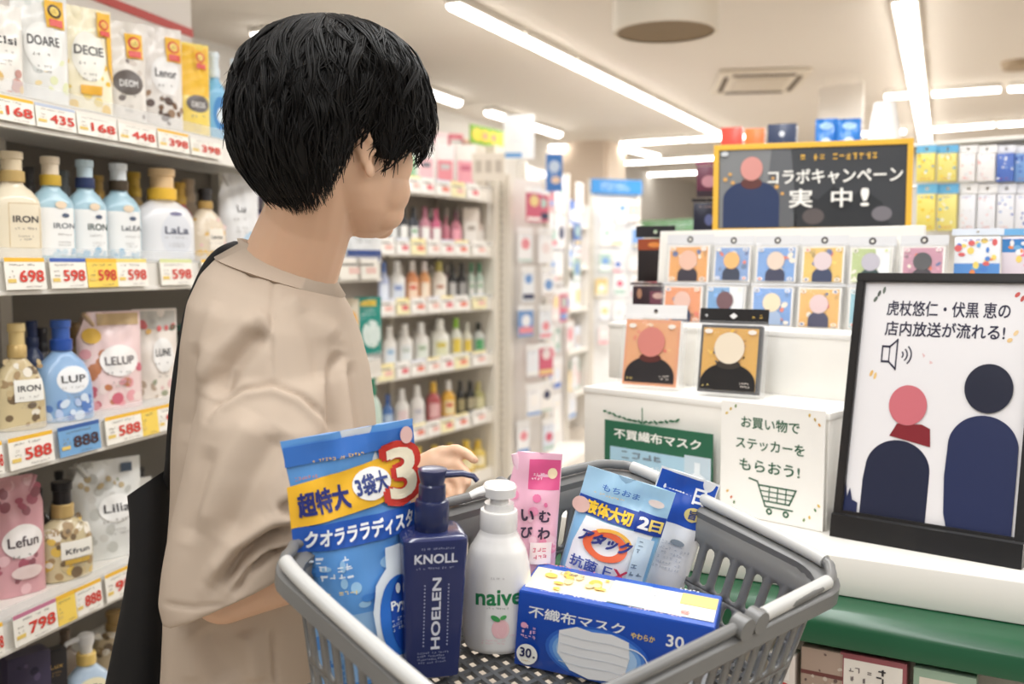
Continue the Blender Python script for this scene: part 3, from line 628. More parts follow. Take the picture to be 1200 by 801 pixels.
# labels: count along each rail
cnt = {}
for o in [o for o in COL.objects if o.get('category') == 'price tag']:
    z = round(o.location.z, 2); cnt[z] = cnt.get(z, 0) + 1
    row = min(range(4), key=lambda r: abs(LRAILS[r] + .006 - z))
    o['label'] = 'price card, %s from the left on the %s rail of the near shelf' % (ORD[cnt[z] - 1], ['top', 'second', 'third', 'fourth'][row])
for px, py, lbl in ((412, 322, 'white price card under the chin, left one'), (432, 322, 'white price card under the chin, right one')):
    t, D = LR.t(px, py, -.012); price_tag(LR.at(t, -.012, 1.405), face_rz(LR.n), .17, .07, -.1, lbl, 'price cards on the near shelf rails', num='', fine=False, numcol=(236, 200, 190), top=(244, 240, 236))

# bottles farther along, mostly behind the person
rr = random.Random(77); FILL = [((236, 232, 226), 'white'), ((176, 206, 220), 'pale blue'), ((226, 190, 196), 'pink'), ((214, 196, 154), 'gold'), ((150, 186, 226), 'light blue'), ((190, 206, 180), 'sage')]
tF = LR.t(330, 330)[0]; tG = LR.t(408, 330)[0]
for row in range(5):
    for k in range(5):
        c, nm = rr.choice(FILL); q = LR.at(tF + (tG - tF) * k / 4.6, .09, LRAILS[row] + RAILH + .0008)
        bottle('bottle', '%s bottle behind the person, %s along the %s near shelf' % (nm, ORD[k], ['top', 'second', 'third', 'fourth', 'lowest'][row]), NEAR, q, LR.rz(q, .6), .20 + rr.uniform(-.015, .02), .08, .05, c, shape=rr.choice(('shoulder', 'oval', 'arch')), cap=rr.choice(('cap', 'pump')), capcol=(240, 236, 230), fine=False, pr=lambda p, w, h: p.quadgrid(-.36 * w, .15 * h, .36 * w, .6 * h, mat((246, 244, 240), .4)))
# ------------------------------------------------------------------ second gondola, facing the camera more
HR = Run(P(440, 300, 5.06), math.radians(29.7)); HRAILS = [1.83, 1.50, 1.185, .85, .50]
tE = HR.t(577, 300)[0]; t0 = HR.t(352, 300)[0]
hu = shelf_unit(HR, t0, tE, HRAILS, .40, 'white store shelf of bottles right of the person\'s face', 2.16, (196, 188, 178), rail_h=.07, uprights=(.0, tE * .55))
mb = MB(); mb.box((tE, -.02, 0), (tE + .10, .42, 2.17), mat((232, 226, 214), .5), .004); e = mb.build('end_panel', hu, smooth=False)
mb = MB()
for k in range(40): mb.box((tE + .072, -.0225, .3 + k * .045), (tE + .084, -.02, .32 + k * .045), mat((120, 112, 102), .6))
tag(mb.build('slot_strip', e, smooth=False), kind='stuff')
FARG = 'products on the shelf behind the person'
def far_item(row, x0, x1, yt, kind, col, cap, lbl, pr, rails=HRAILS, run=HR, s=.07, rh=.07, group=FARG, name=None, dd=.6):
    zs = rails[row] + rh; xm = (x0 + x1) / 2; t, D = run.t(xm, yt, s); t = min(t, tE - (x1 - x0) / FPX * D * .56 - .01); q = run.at(t, s, zs + .001); h = max(P(xm, yt, D).z - zs, .06); w = (x1 - x0) / FPX * D * 1.02
    rz = run.rz(q, .35)
    if kind == 'box': return carton('carton', lbl, group, q, rz, h, w, w * .5, col, pr, flap=False)
    if kind == 'pouch': return pouch('refill_pouch', lbl, group, q, rz, h, w, w * .4, col, pr=pr, fine=False, seed=int(x0))
    return bottle('bottle', lbl, group, q, rz, h, w, w * dd, col, shape=kind, cap='pump' if cap and cap[0] == 'p' else 'cap', capcol=cap[1:] if cap and cap[0] == 'p' else (cap or (240, 238, 234)), fine=False, pr=pr, bf=.74)
def patch(c, y0=.15, y1=.6, c2=None, hw=.4):
    def pr(p, w, h):
        p.quadgrid(-hw * w, y0 * h, hw * w, y1 * h, mat(c, .45), 5, 3)
        if c2: p.up(); p.quadgrid(-hw * .6 * w, (y0 * .45 + y1 * .55) * h, hw * .6 * w, (y0 * .2 + y1 * .8) * h, mat(c2, .45), 3, 1)
    return pr
W0 = (244, 242, 238); PK = (232, 150, 164); GR = (120, 176, 130)
rows = [
 [(470, 487, 166, 'box', (226, 236, 226), None, (150, 190, 150), None), (487, 508, 168, 'box', W0, None, (240, 190, 196), (120, 120, 130)), (508, 531, 170, 'box', (246, 236, 236), None, (232, 150, 160), (200, 200, 200)), (531, 556, 170, 'box', W0, None, (238, 170, 184), (206, 120, 140)), (556, 574, 173, 'box', (228, 218, 204), None, (200, 190, 176), (150, 140, 130))],
 [(455, 466, 240, 'shoulder', (40, 40, 48), (40, 40, 44), (220, 220, 218), None), (466, 478, 240, 'shoulder', (46, 48, 54), (44, 46, 50), W0, None), (478, 491, 243, 'shoulder', (56, 60, 70), (44, 46, 50), W0, GR), (491, 504, 243, 'shoulder', (196, 130, 146), (190, 120, 140), W0, None), (504, 517, 245, 'shoulder', (206, 104, 136), (210, 110, 140), W0, None), (518, 527, 254, 'oval', (196, 120, 136), (180, 110, 124), None, None), (527, 541, 248, 'oval', (188, 116, 130), (120, 70, 84), (240, 170, 186), None), (541, 560, 244, 'box', (226, 216, 206), None, (240, 236, 230), (170, 160, 150)), (560, 574, 250, 'oval', (206, 190, 180), (190, 170, 160), W0, None)],
 [(443, 456, 307, 'oval', (186, 196, 226), (110, 140, 206), (226, 232, 244), None), (456, 474, 306, 'shoulder', W0, W0, (214, 220, 232), (120, 140, 190)), (475, 490, 306, 'shoulder', (226, 150, 104), (232, 226, 220), (246, 220, 196), RED), (490, 504, 306, 'shoulder', (232, 166, 110), (240, 230, 226), (248, 234, 214), None), (505, 523, 306, 'shoulder', (240, 232, 220), (190, 178, 100), (246, 240, 230), (180, 120, 90)), (524, 535, 308, 'shoulder', (36, 36, 38), (30, 30, 32), (200, 198, 196), None), (535, 547, 308, 'shoulder', (34, 34, 36), (30, 30, 32), (170, 168, 166), None), (548, 556, 308, 'shoulder', (206, 226, 214), (60, 150, 104), W0, GR), (557, 567, 308, 'shoulder', (196, 220, 206), (50, 140, 96), W0, GR), (567, 575, 310, 'shoulder', (206, 224, 214), (60, 150, 104), W0, None)],
 [(448, 464, 382, 'shoulder', W0, W0, (226, 232, 240), (150, 190, 220)), (465, 483, 380, 'shoulder', W0, W0, (232, 236, 238), (190, 200, 190)), (484, 502, 378, 'shoulder', W0, (250, 250, 248), (230, 236, 226), (160, 180, 150)), (504, 526, 374, 'shoulder', (244, 244, 236), (246, 246, 240), (226, 226, 190), (210, 190, 60)), (527, 541, 373, 'shoulder', (236, 238, 226), (150, 200, 70), (240, 214, 90), None), (541, 553, 378, 'shoulder', (240, 238, 222), (226, 226, 214), (236, 206, 80), None), (554, 568, 378, 'shoulder', (214, 218, 214), (60, 64, 60), (90, 170, 110), None), (568, 577, 382, 'oval', (206, 212, 206), (90, 94, 90), GR, None)],
 [(447, 461, 462, 'oval', (80, 124, 190), (60, 100, 170), (190, 210, 232), None), (462, 479, 456, 'shoulder', W0, W0, (236, 214, 214), None), (480, 497, 452, 'shoulder', (246, 244, 242), W0, (232, 226, 226), (190, 190, 200)), (499, 516, 448, 'shoulder', (190, 92, 96), (236, 190, 80), (236, 190, 190), None), (517, 533, 446, 'shoulder', (240, 186, 66), W0, (250, 236, 190), RED), (534, 545, 446, 'shoulder', (38, 38, 36), (34, 34, 34), (170, 160, 120), None), (545, 557, 446, 'shoulder', (40, 40, 38), (34, 34, 34), (190, 180, 150), None), (558, 574, 446, 'oval', (176, 172, 110), (206, 196, 130), (226, 220, 180), None)],
]
ROWN = ['top', 'second', 'third', 'fourth', 'fifth']
CN = lambda c: ('black' if max(c) < 70 else 'white' if min(c) > 222 else 'grey' if max(c) - min(c) < 18 else 'pink' if c[0] > c[1] + 50 and c[2] > c[1] - 5 else 'red' if c[0] > c[1] + 80 and c[1] < 100 else 'orange' if c[0] > c[2] + 60 and c[1] < c[0] - 45 else 'yellow' if c[0] > c[2] + 60 else 'blue' if c[2] > c[0] + 25 else 'green' if c[1] > c[0] + 8 else 'cream')
for r, row in enumerate(rows):
    for k, (x0, x1, yt, kind, col, cap, c1, c2) in enumerate(row):
        what = 'carton' if kind == 'box' else 'bottle'
        far_item(r, x0, x1, yt, kind, col, cap, '%s %s, %s from the left on the %s shelf behind the person' % (CN(col), what, ORD[k], ROWN[r]), patch(c1, .12, .62, c2) if c1 else None)
    # a second row in the dark behind
    rr = random.Random(r)
    for k in range(6):
        x0 = 462 + k * 18 + rr.uniform(-2, 2); c = rr.choice([(214, 204, 196), (150, 140, 130), (196, 160, 160), (110, 108, 110), (226, 220, 206), (190, 200, 170)])
        if r: far_item(r, x0, x0 + 13, row[0][2] + 4, 'shoulder', c, (200, 194, 186), '%s bottle in the back row, %s along the %s shelf behind the person' % (CN(c), ORD[k], ROWN[r]), None, s=.22)
# lowest shelf and top of the unit
HL = HRAILS + [.14]
lowest = [(478, 500, 524, (232, 226, 214), (240, 220, 150)), (500, 518, 522, (206, 180, 110), (240, 214, 120)), (518, 536, 520, (244, 206, 70), (250, 236, 170)), (536, 556, 516, (236, 196, 60), (250, 240, 200)), (556, 574, 514, (240, 214, 110), (250, 240, 210))]
mb = MB(); mb.box((t0, 0.0, .14), (tE, .40, .21), m_shelf, .002); mb.build('shelf', hu, smooth=False)
for k, (x0, x1, yt, c, c1) in enumerate(lowest): far_item(5, x0, x1, yt, 'shoulder', c, (244, 210, 90), '%s bottle, %s from left on the lowest shelf above the hand' % (CN(c), ORD[k]), patch(c1), rails=HL)
def top_of(run, px0, px1, y0, y1, label, col, pr, z=2.17, s=.05, name='shelf_sign', cat='sign'):
    ta, D = run.t(px0, y1, s); tb, D2 = run.t(px1, y1, s); q = run.at((ta + tb) / 2, s, z); h = (y1 - y0) / FPX * (D + D2) / 2
    t = empty(name, q, face_rz(run.n)); tag(t, label, cat)
    w = tb - ta; mb = MB(); mb.box((-w / 2, -.006, 0), (w / 2, .006, h), mat(col, .5), .002); mb.build('board', t, smooth=False)
    p = Print(lambda u, v, l: (u, -.006 - l, v)); pr(p, w, h); p.build('print', t, smooth=False)
    return t
def gsign(p, w, h):
    for x in (-.32, -.1, .15, .36): p.ell(x * w, .5 * h, .14 * w, .34 * h, mat((240, 206, 60), .4), 16)
    p.up()
    for x in (-.1, .15): p.ell(x * w, .5 * h, .07 * w, .2 * h, mat((238, 150, 130), .4), 12)
top_of(HR, 551, 591, 157, 178, 'bright green and yellow shelf sign on top of the shelf behind the person', (124, 172, 40), gsign)
for k, (x0, x1, yt, c) in enumerate(((470, 488, 158, (226, 236, 228)), (489, 505, 158, (240, 160, 176)), (506, 522, 156, (246, 226, 228)), (523, 540, 158, (232, 130, 146)), (540, 552, 164, (246, 214, 190)))):
    t, D = HR.t((x0 + x1) / 2, 180, .2); q = HR.at(t, .2, 2.0); h = P(0, yt, D).z - 1.9
    q.z = 1.901; carton('carton', '%s carton standing behind the top row, %s from left beside the green sign' % (CN(c), ORD[k]), 'cartons behind the top row', q, HR.rz(q, .35), h, (x1 - x0) / FPX * D, .1, c, patch((250, 246, 244), .6, .9), flap=False)
# price cards of this gondola
cols = [(214, 62, 48), (226, 110, 120), (230, 130, 110)]
for r in range(5):
    y = [214, 290, 358, 436, 506][r]
    xs = [(478, 493), (494, 509), (511, 528), (529, 545), (548, 562)] if r == 0 else [(443, 462), (465, 480), (482, 499), (501, 516), (517, 532), (533, 549), (554, 570)]
    for k, (x0, x1) in enumerate(xs):
        ta, D = HR.t(x0, y, -.012); tb, _ = HR.t(x1, y, -.012)
        price_tag(HR.at((ta + tb) / 2, -.0135, HRAILS[r] + .008), face_rz(HR.n), tb - ta, .085, -.05, 'small price card, %s from the left on %s rail behind the person' % (ORD[k], ROWN[r]), 'price cards behind the person', bg=(248, 240, 196) if (r + k) % 5 == 3 else (248, 246, 242), top=[(244, 226, 150), (240, 238, 234), (214, 220, 236)][(r + k) % 3], numcol=cols[k % 3] if k % 3 else (236, 190, 180), fine=False)

# ------------------------------------------------------------------ hanging rack on the gondola end, further shelves
def rand_cols(rr, k): return [rr.choice([(246, 246, 248), (238, 240, 246), (226, 232, 244), (240, 226, 226), (120, 160, 214), (70, 112, 190), (232, 150, 160), (214, 104, 130), (240, 214, 150), (180, 206, 196), (60, 66, 96), (206, 190, 180), (244, 244, 240), (250, 248, 246)]) for _ in range(k)]
def back_rack(name, label, px0, px1, D0, D1, ztop, board, hooks, seed, header=None, group=None, zlow=.25, pw=.9, what='hanging pack'):
    a, b = P(px0, 310, D0), P(px1, 310, D1); d = Vector((b.x - a.x, b.y - a.y, 0)); L = d.length; d.normalize(); n = Vector((d.y, -d.x, 0))
    M = basis((a.x, a.y, 0), d, -n, Vector((0, 0, 1))); t = empty(name, M=M); tag(t, label, 'display rack')
    mb = MB(); mb.box((0, 0, .06), (L, .03, ztop), mat(board, .5)); mb.build('back_panel', t, smooth=False)
    mb = MB(); mb.box((-.01, -.28, 0), (L + .01, .03, .1), m_shelf); mb.build('base', t, smooth=False)
    for x in (0, L):
        mb = MB(); mb.box((x - .018, -.03, 0), (x + .018, .032, ztop + .02), mat((230, 224, 214), .4)); mb.build('upright', t, smooth=False)
    if header:
        mb = MB(); mb.box((-.02, -.05, ztop - header[1]), (L + .02, -.03, ztop + .02), mat(header[0], .4)); hb = mb.build('header_board', t, smooth=False)
        p = Print(lambda u, v, l: (u, -.05 - l, v)); p.lines(L / 2, ztop - header[1] / 2 + .01, L * .7, header[1] * .7, 2, mat((244, 246, 250), .5), seed); p.build('print', hb, smooth=False)
    nx, nz = hooks; rr = random.Random(seed); top = ztop - (header[1] if header else 0) - .06; cw = L / nx; chh = (top - zlow) / nz
    for j in range(nz):
        for i in range(nx):
            c1, c2, c3 = rand_cols(rr, 3)
            if rr.random() < .5: c1 = rr.choice([(246, 246, 248), (244, 240, 238), (236, 240, 246)])
            w = cw * pw * rr.uniform(.75, 1); h = chh * rr.uniform(.82, .98); x = (i + .5) * cw
            Mi = M @ Matrix.Translation((x, -.05 - rr.uniform(0, .10), top - j * chh - h))
            f1 = rr.uniform(.1, .4); f2 = rr.uniform(.45, .8)
            def pr(p, w, h):
                p.quadgrid(-w * .48, f1 * .3 * h, w * .48, f1 * h, mat(c2, .4), 1, 1); p.up(); p.ell(0, f2 * h, w * .32, w * .28, mat(c3, .4), 12)
                p.lines(0, .9 * h, w * .8, .1 * h, 1, mat((120, 120, 140), .5), i + j)
            hang_pack('hanging_pack', '%s %s, column %s and row %s of %s' % (CN(c1), what, ORD[i], ORD[j], label.split(' with')[0]), group or 'packs on ' + label.split(' with')[0], Mi, w, h, c1, (244, 244, 244), pr, headh=.14, clear=False, fine=False)
    return t
back_rack('display_rack', 'narrow end rack with clear hanging packs', 595, 638, 6.1, 6.35, 1.98, (226, 220, 214), (2, 7), 11, what='clear hung pack')
back_rack('display_rack', 'white aisle rack with crowded hanging packs', 612, 662, 6.7, 7.6, 2.12, (236, 232, 230), (4, 7), 12, what='crowded pack')
def goods_shelf(label, px0, px1, D0, D1, zs, top, seed, per, header=None, kinds=('box', 'shoulder'), hh=.22, cat='store shelf', nm='shelf_unit', deep=.35):
    a, b = P(px0, 310, D0), P(px1, 310, D1); d = Vector((b.x - a.x, b.y - a.y, 0)); L = d.length; d.normalize(); n = Vector((d.y, -d.x, 0)); rr = random.Random(seed)
    M = basis((a.x, a.y, 0), d, -n, Vector((0, 0, 1))); t = empty(nm, M=M); tag(t, label, cat)
    mb = MB(); mb.box((0, deep, 0), (L, deep + .02, top), mat((214, 206, 196), .5)); mb.build('back_panel', t, smooth=False)
    for x in (0, L):
        mb = MB(); mb.box((x - .015, 0, 0), (x + .015, deep, top), mat((236, 232, 226), .45)); mb.build('side_panel', t, smooth=False)
    if header:
        mb = MB(); mb.box((0, -.02, top), (L, .02, top + header[1]), mat(header[0], .4)); hb = mb.build('header_board', t, smooth=False)
        p = Print(lambda u, v, l: (u, -.02 - l, v)); p.lines(L / 2, top + header[1] / 2, L * .7, header[1] * .6, 2, mat((236, 242, 250), .5), seed); p.build('print', hb, smooth=False)
    for j, z in enumerate(zs):
        mb = MB(); mb.box((0, 0, z - .03), (L, deep, z), m_shelf, .002); mb.build('shelf', t, smooth=False)
        for i in range(per):
            c1, c2 = rand_cols(rr, 2); w = (L - .06) / per * rr.uniform(.72, .9); h = hh * rr.uniform(.7, 1.05); loc = M @ Vector((.03 + (i + .5) * (L - .06) / per, .06 + w * .3, z + .001)); rz = face_rz(n); kd = rr.choice(kinds)
            lb = '%s %s, %s along shelf %s of %s' % (CN(c1), 'carton' if kd == 'box' else 'bottle', ORD[i], ROWN[j] if j < 5 else 'sixth', label.split(' with')[0])
            if kd == 'box': carton('carton', lb, 'goods on ' + label.split(' with')[0], loc, rz, h, w, w * .55, c1, patch(c2, .15, .6), flap=False)
            else: bottle('bottle', lb, 'goods on ' + label.split(' with')[0], loc, rz, h, w, w * .6, c1, shape='shoulder', cap='cap', capcol=c2, fine=False, pr=patch((244, 242, 240), .15, .6), bf=.74)
    return t
goods_shelf('white shelf past the end rack with mixed goods', 660, 690, 8.2, 8.9, [.35, .72, 1.08, 1.44, 1.80], 1.98, 21, 4, hh=.26)
back_rack('display_rack', 'far rack with a blue header board', 692, 746, 9.0, 9.2, 2.2, (240, 240, 240), (3, 6), 22, header=((52, 134, 200), .11), what='far pack', zlow=.7)
goods_shelf('distant low shelf with pale goods left of the dark packs', 748, 842, 10.6, 10.0, [.55, .9, 1.25, 1.58], 1.80, 23, 8, header=((110, 156, 116), .12), hh=.27)
goods_shelf('distant shelf with goods at floor level by the pillar', 640, 700, 10.2, 10.4, [.3, .62], .95, 24, 5, hh=.24)
# placards over the end rack
for (px0, px1, y0, y1, D, lab_, c, pr) in ((590, 626, 136, 186, 6.2, 'white hanging placard with a blue foot above the end rack', (240, 242, 246), lambda p, w, h: (p.quadgrid(-w * .45, .03 * h, w * .1, .14 * h, mat((96, 156, 214), .5)), p.lines(0, .6 * h, w * .7, .5 * h, 4, mat((214, 220, 230), .5), 2))),
        (640, 659, 181, 224, 6.0, 'blue poster card with white swirl on the end rack', (70, 128, 204), lambda p, w, h: (p.ell(0, .66 * h, w * .34, h * .16, mat((206, 222, 244), .5)), p.ell(.1 * w, .3 * h, w * .3, h * .1, mat((244, 214, 190), .5)), p.lines(0, .45 * h, w * .7, .1 * h, 1, mat((240, 244, 250), .5), 5))),
        (553, 592, 180, 212, 5.75, 'cream product sheet beside the top price cards', (226, 216, 202), lambda p, w, h: [p.quadgrid((x - .1) * w, .3 * h, (x + .1) * w, .75 * h, mat((190, 178, 164), .5)) for x in (-.3, 0, .3)])):
    a, b = P(px0, y1, D), P(px1, y1, D); w = (b - a).length; h = (y1 - y0) / FPX * D; t = empty('placard', (a + b) / 2, -.1); tag(t, lab_, 'sign')
    mb = MB(); mb.box((-w / 2, -.003, 0), (w / 2, .003, h), mat(c, .4), .001); mb.build('card', t, smooth=False)
    mb = MB(); mb.tube([(0, .006, -.25), (0, .006, h * .5)], .004, mat((220, 216, 210), .4), 6); mb.build('holder_rod', t)
    p = Print(lambda u, v, l: (u, -.003 - l, v)); pr(p, w, h); p.build('print', t, smooth=False)
# ------------------------------------------------------------------ campaign display on the right
m_disp = mat((244, 241, 234), 0.32, coat=.15); m_green = mat((30, 86, 56), 0.35, coat=.2)
ZT = 1.006                                            # platform top
pa = on_z(934, 644, ZT); pb = on_z(1200, 682, ZT); eD = (pb - pa).normalized(); nD = Vector((eD.y, -eD.x, 0))   # nD looks towards the camera
pl = on_plane(640, 600, pa, nD); tL = (Vector((pl.x, pl.y, 0)) - Vector((pa.x, pa.y, 0))).dot(eD); W = 1.35
Md = basis((pa.x, pa.y, 0), eD, -nD, Vector((0, 0, 1)))
ctr = empty('display_counter', M=Md); tag(ctr, 'long white topped display counter with green front rail', 'display counter')
mb = MB(); mb.box((tL, 0, ZT - .062), (W, .86, ZT), m_disp, .003); mb.build('platform', ctr)
mb = MB(); mb.box((tL + .02, .05, .0), (W - .02, .84, ZT - .062), mat((206, 200, 190), .5)); mb.build('carcass', ctr, smooth=False)
mb = MB()                                             # bullnosed green rail
prof = [(0.06, ZT - .062), (-.005, ZT - .063), (-.045, ZT - .068), (-.062, ZT - .075), (-.069, ZT - .088), (-.068, ZT - .118), (-.06, ZT - .122), (0.06, ZT - .122)]
mb.rings([[(x, y, z) for y, z in prof] for x in (tL + .0, W)], m_green); mb.build('green_rail', ctr, angle=.9)
mb = MB(); mb.box((tL + .02, -.10, .45), (W - .02, .05, .47), m_shelf, .002); mb.build('shelf', ctr, smooth=False)
mb = MB(); mb.box((tL + .02, -.10, .0), (W - .02, .05, .10), mat((150, 144, 136), .5)); mb.build('kick_board', ctr, smooth=False)
# tier 1
a1 = on_z(965, 622, ZT); t1z = 1.205
L1 = P(685, 452, 245 * 0 + (CAMZ - t1z) * FPX / 142); R1 = P(972, 482, a1.y)
e2 = Vector((R1.x - L1.x, R1.y - L1.y, 0)); len1 = e2.length; e2.normalize(); n2 = Vector((e2.y, -e2.x, 0))
M1 = basis((L1.x, L1.y, ZT), e2, -n2, Vector((0, 0, 1)))
b1 = empty('riser_box', M=M1); tag(b1, 'white front riser box carrying the two larger card packs', 'display riser')
H1 = t1z - ZT
mb = MB(); mb.box((0, 0, .0), (len1, .40, H1 - .011), m_disp, .002); mb.build('body', b1)
mb = MB(); mb.box((-.002, -.002, H1 - .012), (len1 + .002, .402, H1), mat((248, 246, 241), .3), .001); mb.build('lid', b1)
# garland printed on the riser front
p = Print(lambda u, v, l: (u, -.002 - l, v)); rg = random.Random(3); mg = mat((46, 120, 82), .5)
for k in range(15):
    u = .055 + k * .0125; v = H1 - .045 - .012 * math.sin(PI * k / 14)
    p.ell(u, v, rg.uniform(.004, .007), .0022, mg, 10, rot=rg.uniform(-.8, .8))
p.line([(.055 + k * .0125, H1 - .045 - .012 * math.sin(PI * k / 14)) for k in range(15)], .0012, mg); p.line([(.148, H1 - .075), (.148, H1 - .03)], .002, mg)
p.build('garland_print', b1, smooth=False)
def on_front(px, py, off=.0): return on_plane(px, py, Vector((L1.x, L1.y, 0)) + n2 * off, n2)
# tier 2 and the pack wall
t2z = 1.326; q2 = on_z(713, 442, t1z); y2 = (Vector((q2.x, q2.y, 0)) - Vector((L1.x, L1.y, 0))).dot(-n2); x2 = (Vector((q2.x, q2.y, 0)) - Vector((L1.x, L1.y, 0))).dot(e2)
b2 = empty('riser_box', M=M1 @ Matrix.Translation((0, 0, H1))); tag(b2, 'white upper riser box behind the two larger card packs', 'display riser')
H2 = t2z - t1z
mb = MB(); mb.box((x2, y2, 0), (len1 + .03, y2 + .12, H2 - .009), m_disp, .002); mb.build('body', b2)
mb = MB(); mb.box((x2 - .002, y2 - .002, H2 - .01), (len1 + .032, y2 + .122, H2), mat((248, 246, 241), .3), .001); mb.build('lid', b2)
mb = MB()
b3 = empty('riser_box', M=M1); tag(b3, 'white riser beside the black frame, half hidden behind it', 'display riser')
mb.box((len1 + .006, .17, 0), (len1 + .45, .36, H1 - .009), m_disp, .002); mb.build('body', b3)
mb = MB(); mb.box((len1 + .005, .168, H1 - .01), (len1 + .452, .362, H1), mat((248, 246, 241), .3), .001); mb.build('lid', b3)

# the wall of hanging card packs
PL = P(777, 388, 2.27); PR_ = P(1112, 388, 1.90); e3 = Vector((PR_.x - PL.x, PR_.y - PL.y, 0)); e3.normalize(); n3 = Vector((e3.y, -e3.x, 0))
lean3 = .10; zb = P(800, 388, 2.25).z
wall_M = leaning((PL.x, PL.y, zb - .02), e3, n3, lean3)
pw_ = empty('pack_board', M=wall_M); tag(pw_, 'leaning white board that carries the small card packs', 'display board')
mb = MB(); mb.box((-.03, .012, .0), (.555, .022, .25), m_disp, .001); mb.build('board', pw_, smooth=False)
mb = MB(); mb.box((-.03, .022, -.06), (.555, .10, .20), mat((214, 208, 200), .5), .002); mb.build('backing', pw_, smooth=False)
def wall_pt(px, py, off=0.0):
    n = Vector((wall_M[0][1], wall_M[1][1], wall_M[2][1])); q = on_plane(px, py, Vector((wall_M[0][3], wall_M[1][3], wall_M[2][3])) - n * off, n); return wall_M.inverted() @ q
def card_art(bg, disc, arch, dots, seed, shine=None):
    """a plain card design: tinted ground, a disc over an arch, corner dots"""
    def pr(p, w, h):
        rr = random.Random(seed)
        p.quadgrid(-w / 2, 0, w / 2, h, mat((250, 246, 240), .4), 1, 1); p.up()
        p.quadgrid(-w * .46, h * .04, w * .46, h * .96, mat(bg, .4), 1, 1); p.up()
        for _ in range(12): p.ell(rr.uniform(-.4, .4) * w, rr.uniform(.1, .9) * h, rr.uniform(.03, .09) * w, rr.uniform(.03, .07) * w, mat(rr.choice(dots), .4), 10, rot=rr.uniform(0, 3)); p.lift += .00003
        p.up()
        if shine: p.poly([(.1 * w, .96 * h), (.46 * w, .96 * h), (.46 * w, .3 * h), (.2 * w, .04 * h)], mat(shine, .3)); p.up()
        p.poly([(-.24 * w, .04 * h), (.24 * w, .04 * h)] + [(.24 * w * math.cos(a), .22 * h + .2 * h * math.sin(a)) for a in [PI * k / 12 for k in range(13)]], mat(arch, .4)); p.up()
        p.ell(0, .60 * h, .22 * w, .22 * w, mat(disc, .4), 24); p.up()
        for sx in (-1, 1):
            for y in (.1, .9): p.ell(sx * .37 * w, y * h, .07 * w, .045 * w, mat((246, 240, 234), .4), 12)
        p.up()
        for sx in (-1, 1):
            for y in (.1, .9): p.ell(sx * .37 * w, y * h, .035 * w, .022 * w, mat(rr.choice(dots), .4), 10)
    return pr
OR_, BL_, YE_ = (238, 168, 84), (130, 164, 214), (240, 198, 92)
cards = [[(783, 287, 832, 331, OR_, (232, 190, 170), (64, 60, 70)), (837, 288, 880, 330, BL_, (240, 186, 124), (70, 76, 92)), (886, 288, 934, 331, (118, 164, 222), (226, 206, 190), (74, 76, 96)), (940, 288, 990, 332, YE_, (222, 204, 206), (70, 78, 104)), (996, 289, 1046, 333, (190, 206, 140), (190, 186, 196), (66, 84, 84)), (1056, 288, 1107, 333, (206, 146, 166), (96, 96, 98), (84, 80, 86))],
         [(779, 334, 825, 369, (236, 150, 92), (226, 190, 176), (66, 74, 100)), (829, 334, 875, 372, (110, 164, 214), (120, 92, 96), (96, 110, 150)), (882, 335, 931, 382, (120, 166, 226), (240, 220, 190), (170, 190, 220)), (936, 336, 987, 384, (240, 186, 96), (226, 200, 200), (88, 88, 110)), (995, 337, 1046, 386, (150, 200, 214), (226, 220, 226), (90, 110, 140)), (1052, 337, 1108, 388, (170, 200, 226), (200, 170, 180), (130, 140, 170))]]
tone = [['orange', 'periwinkle blue with orange disc', 'sky blue with pale disc', 'yellow with navy arch', 'green and white', 'dusty pink'], ['red orange', 'blue with brown disc', 'blue with cream disc', 'amber with lilac disc', 'aqua', 'pale blue']]
for j, row in enumerate(cards):
    for i, (x0, y0, x1, y1, bg, disc, arch) in enumerate(row):
        ya = y1 if j == 0 else y0 + (x1 - x0) * .95
        A, B, T = wall_pt(x0, ya), wall_pt(x1, ya), wall_pt(x0, y0)
        cw_ = (B.x - A.x); w = cw_ / .90; ch = T.z - A.z; hd = (.20 if j == 0 else .05); h = ch / .96 / (1 - hd)
        xm = (A.x + B.x) / 2
        off = .004 if j == 0 else .010
        Mi = wall_M @ Matrix.Translation((xm, -off, A.z - h * .03))
        rr = random.Random(i * 7 + j)
        dots = [tuple(min(255, int(c * k)) for c in bg) for k in (.75, 1.12, .9)] + [(236, 120, 90), (246, 236, 220), (96, 110, 160)]
        hang_pack('card_pack', '%s card pack, %s in the %s row of small packs' % (tone[j][i], ORD[i], 'upper' if j == 0 else 'lower'), 'small card packs on the wall', Mi, w, h, (246, 243, 238), (222, 222, 224), card_art(bg, disc, arch, dots, i + 10 * j, (238, 240, 240) if (j, i) in ((0, 4), (1, 1)) else None), headh=hd, th=.007, head_pr=(lambda p, w, h: p.ell(0, .5 * h, .0075, .0075, mat((70, 66, 66), .5), 14, ring=.45)) if j == 0 else None)

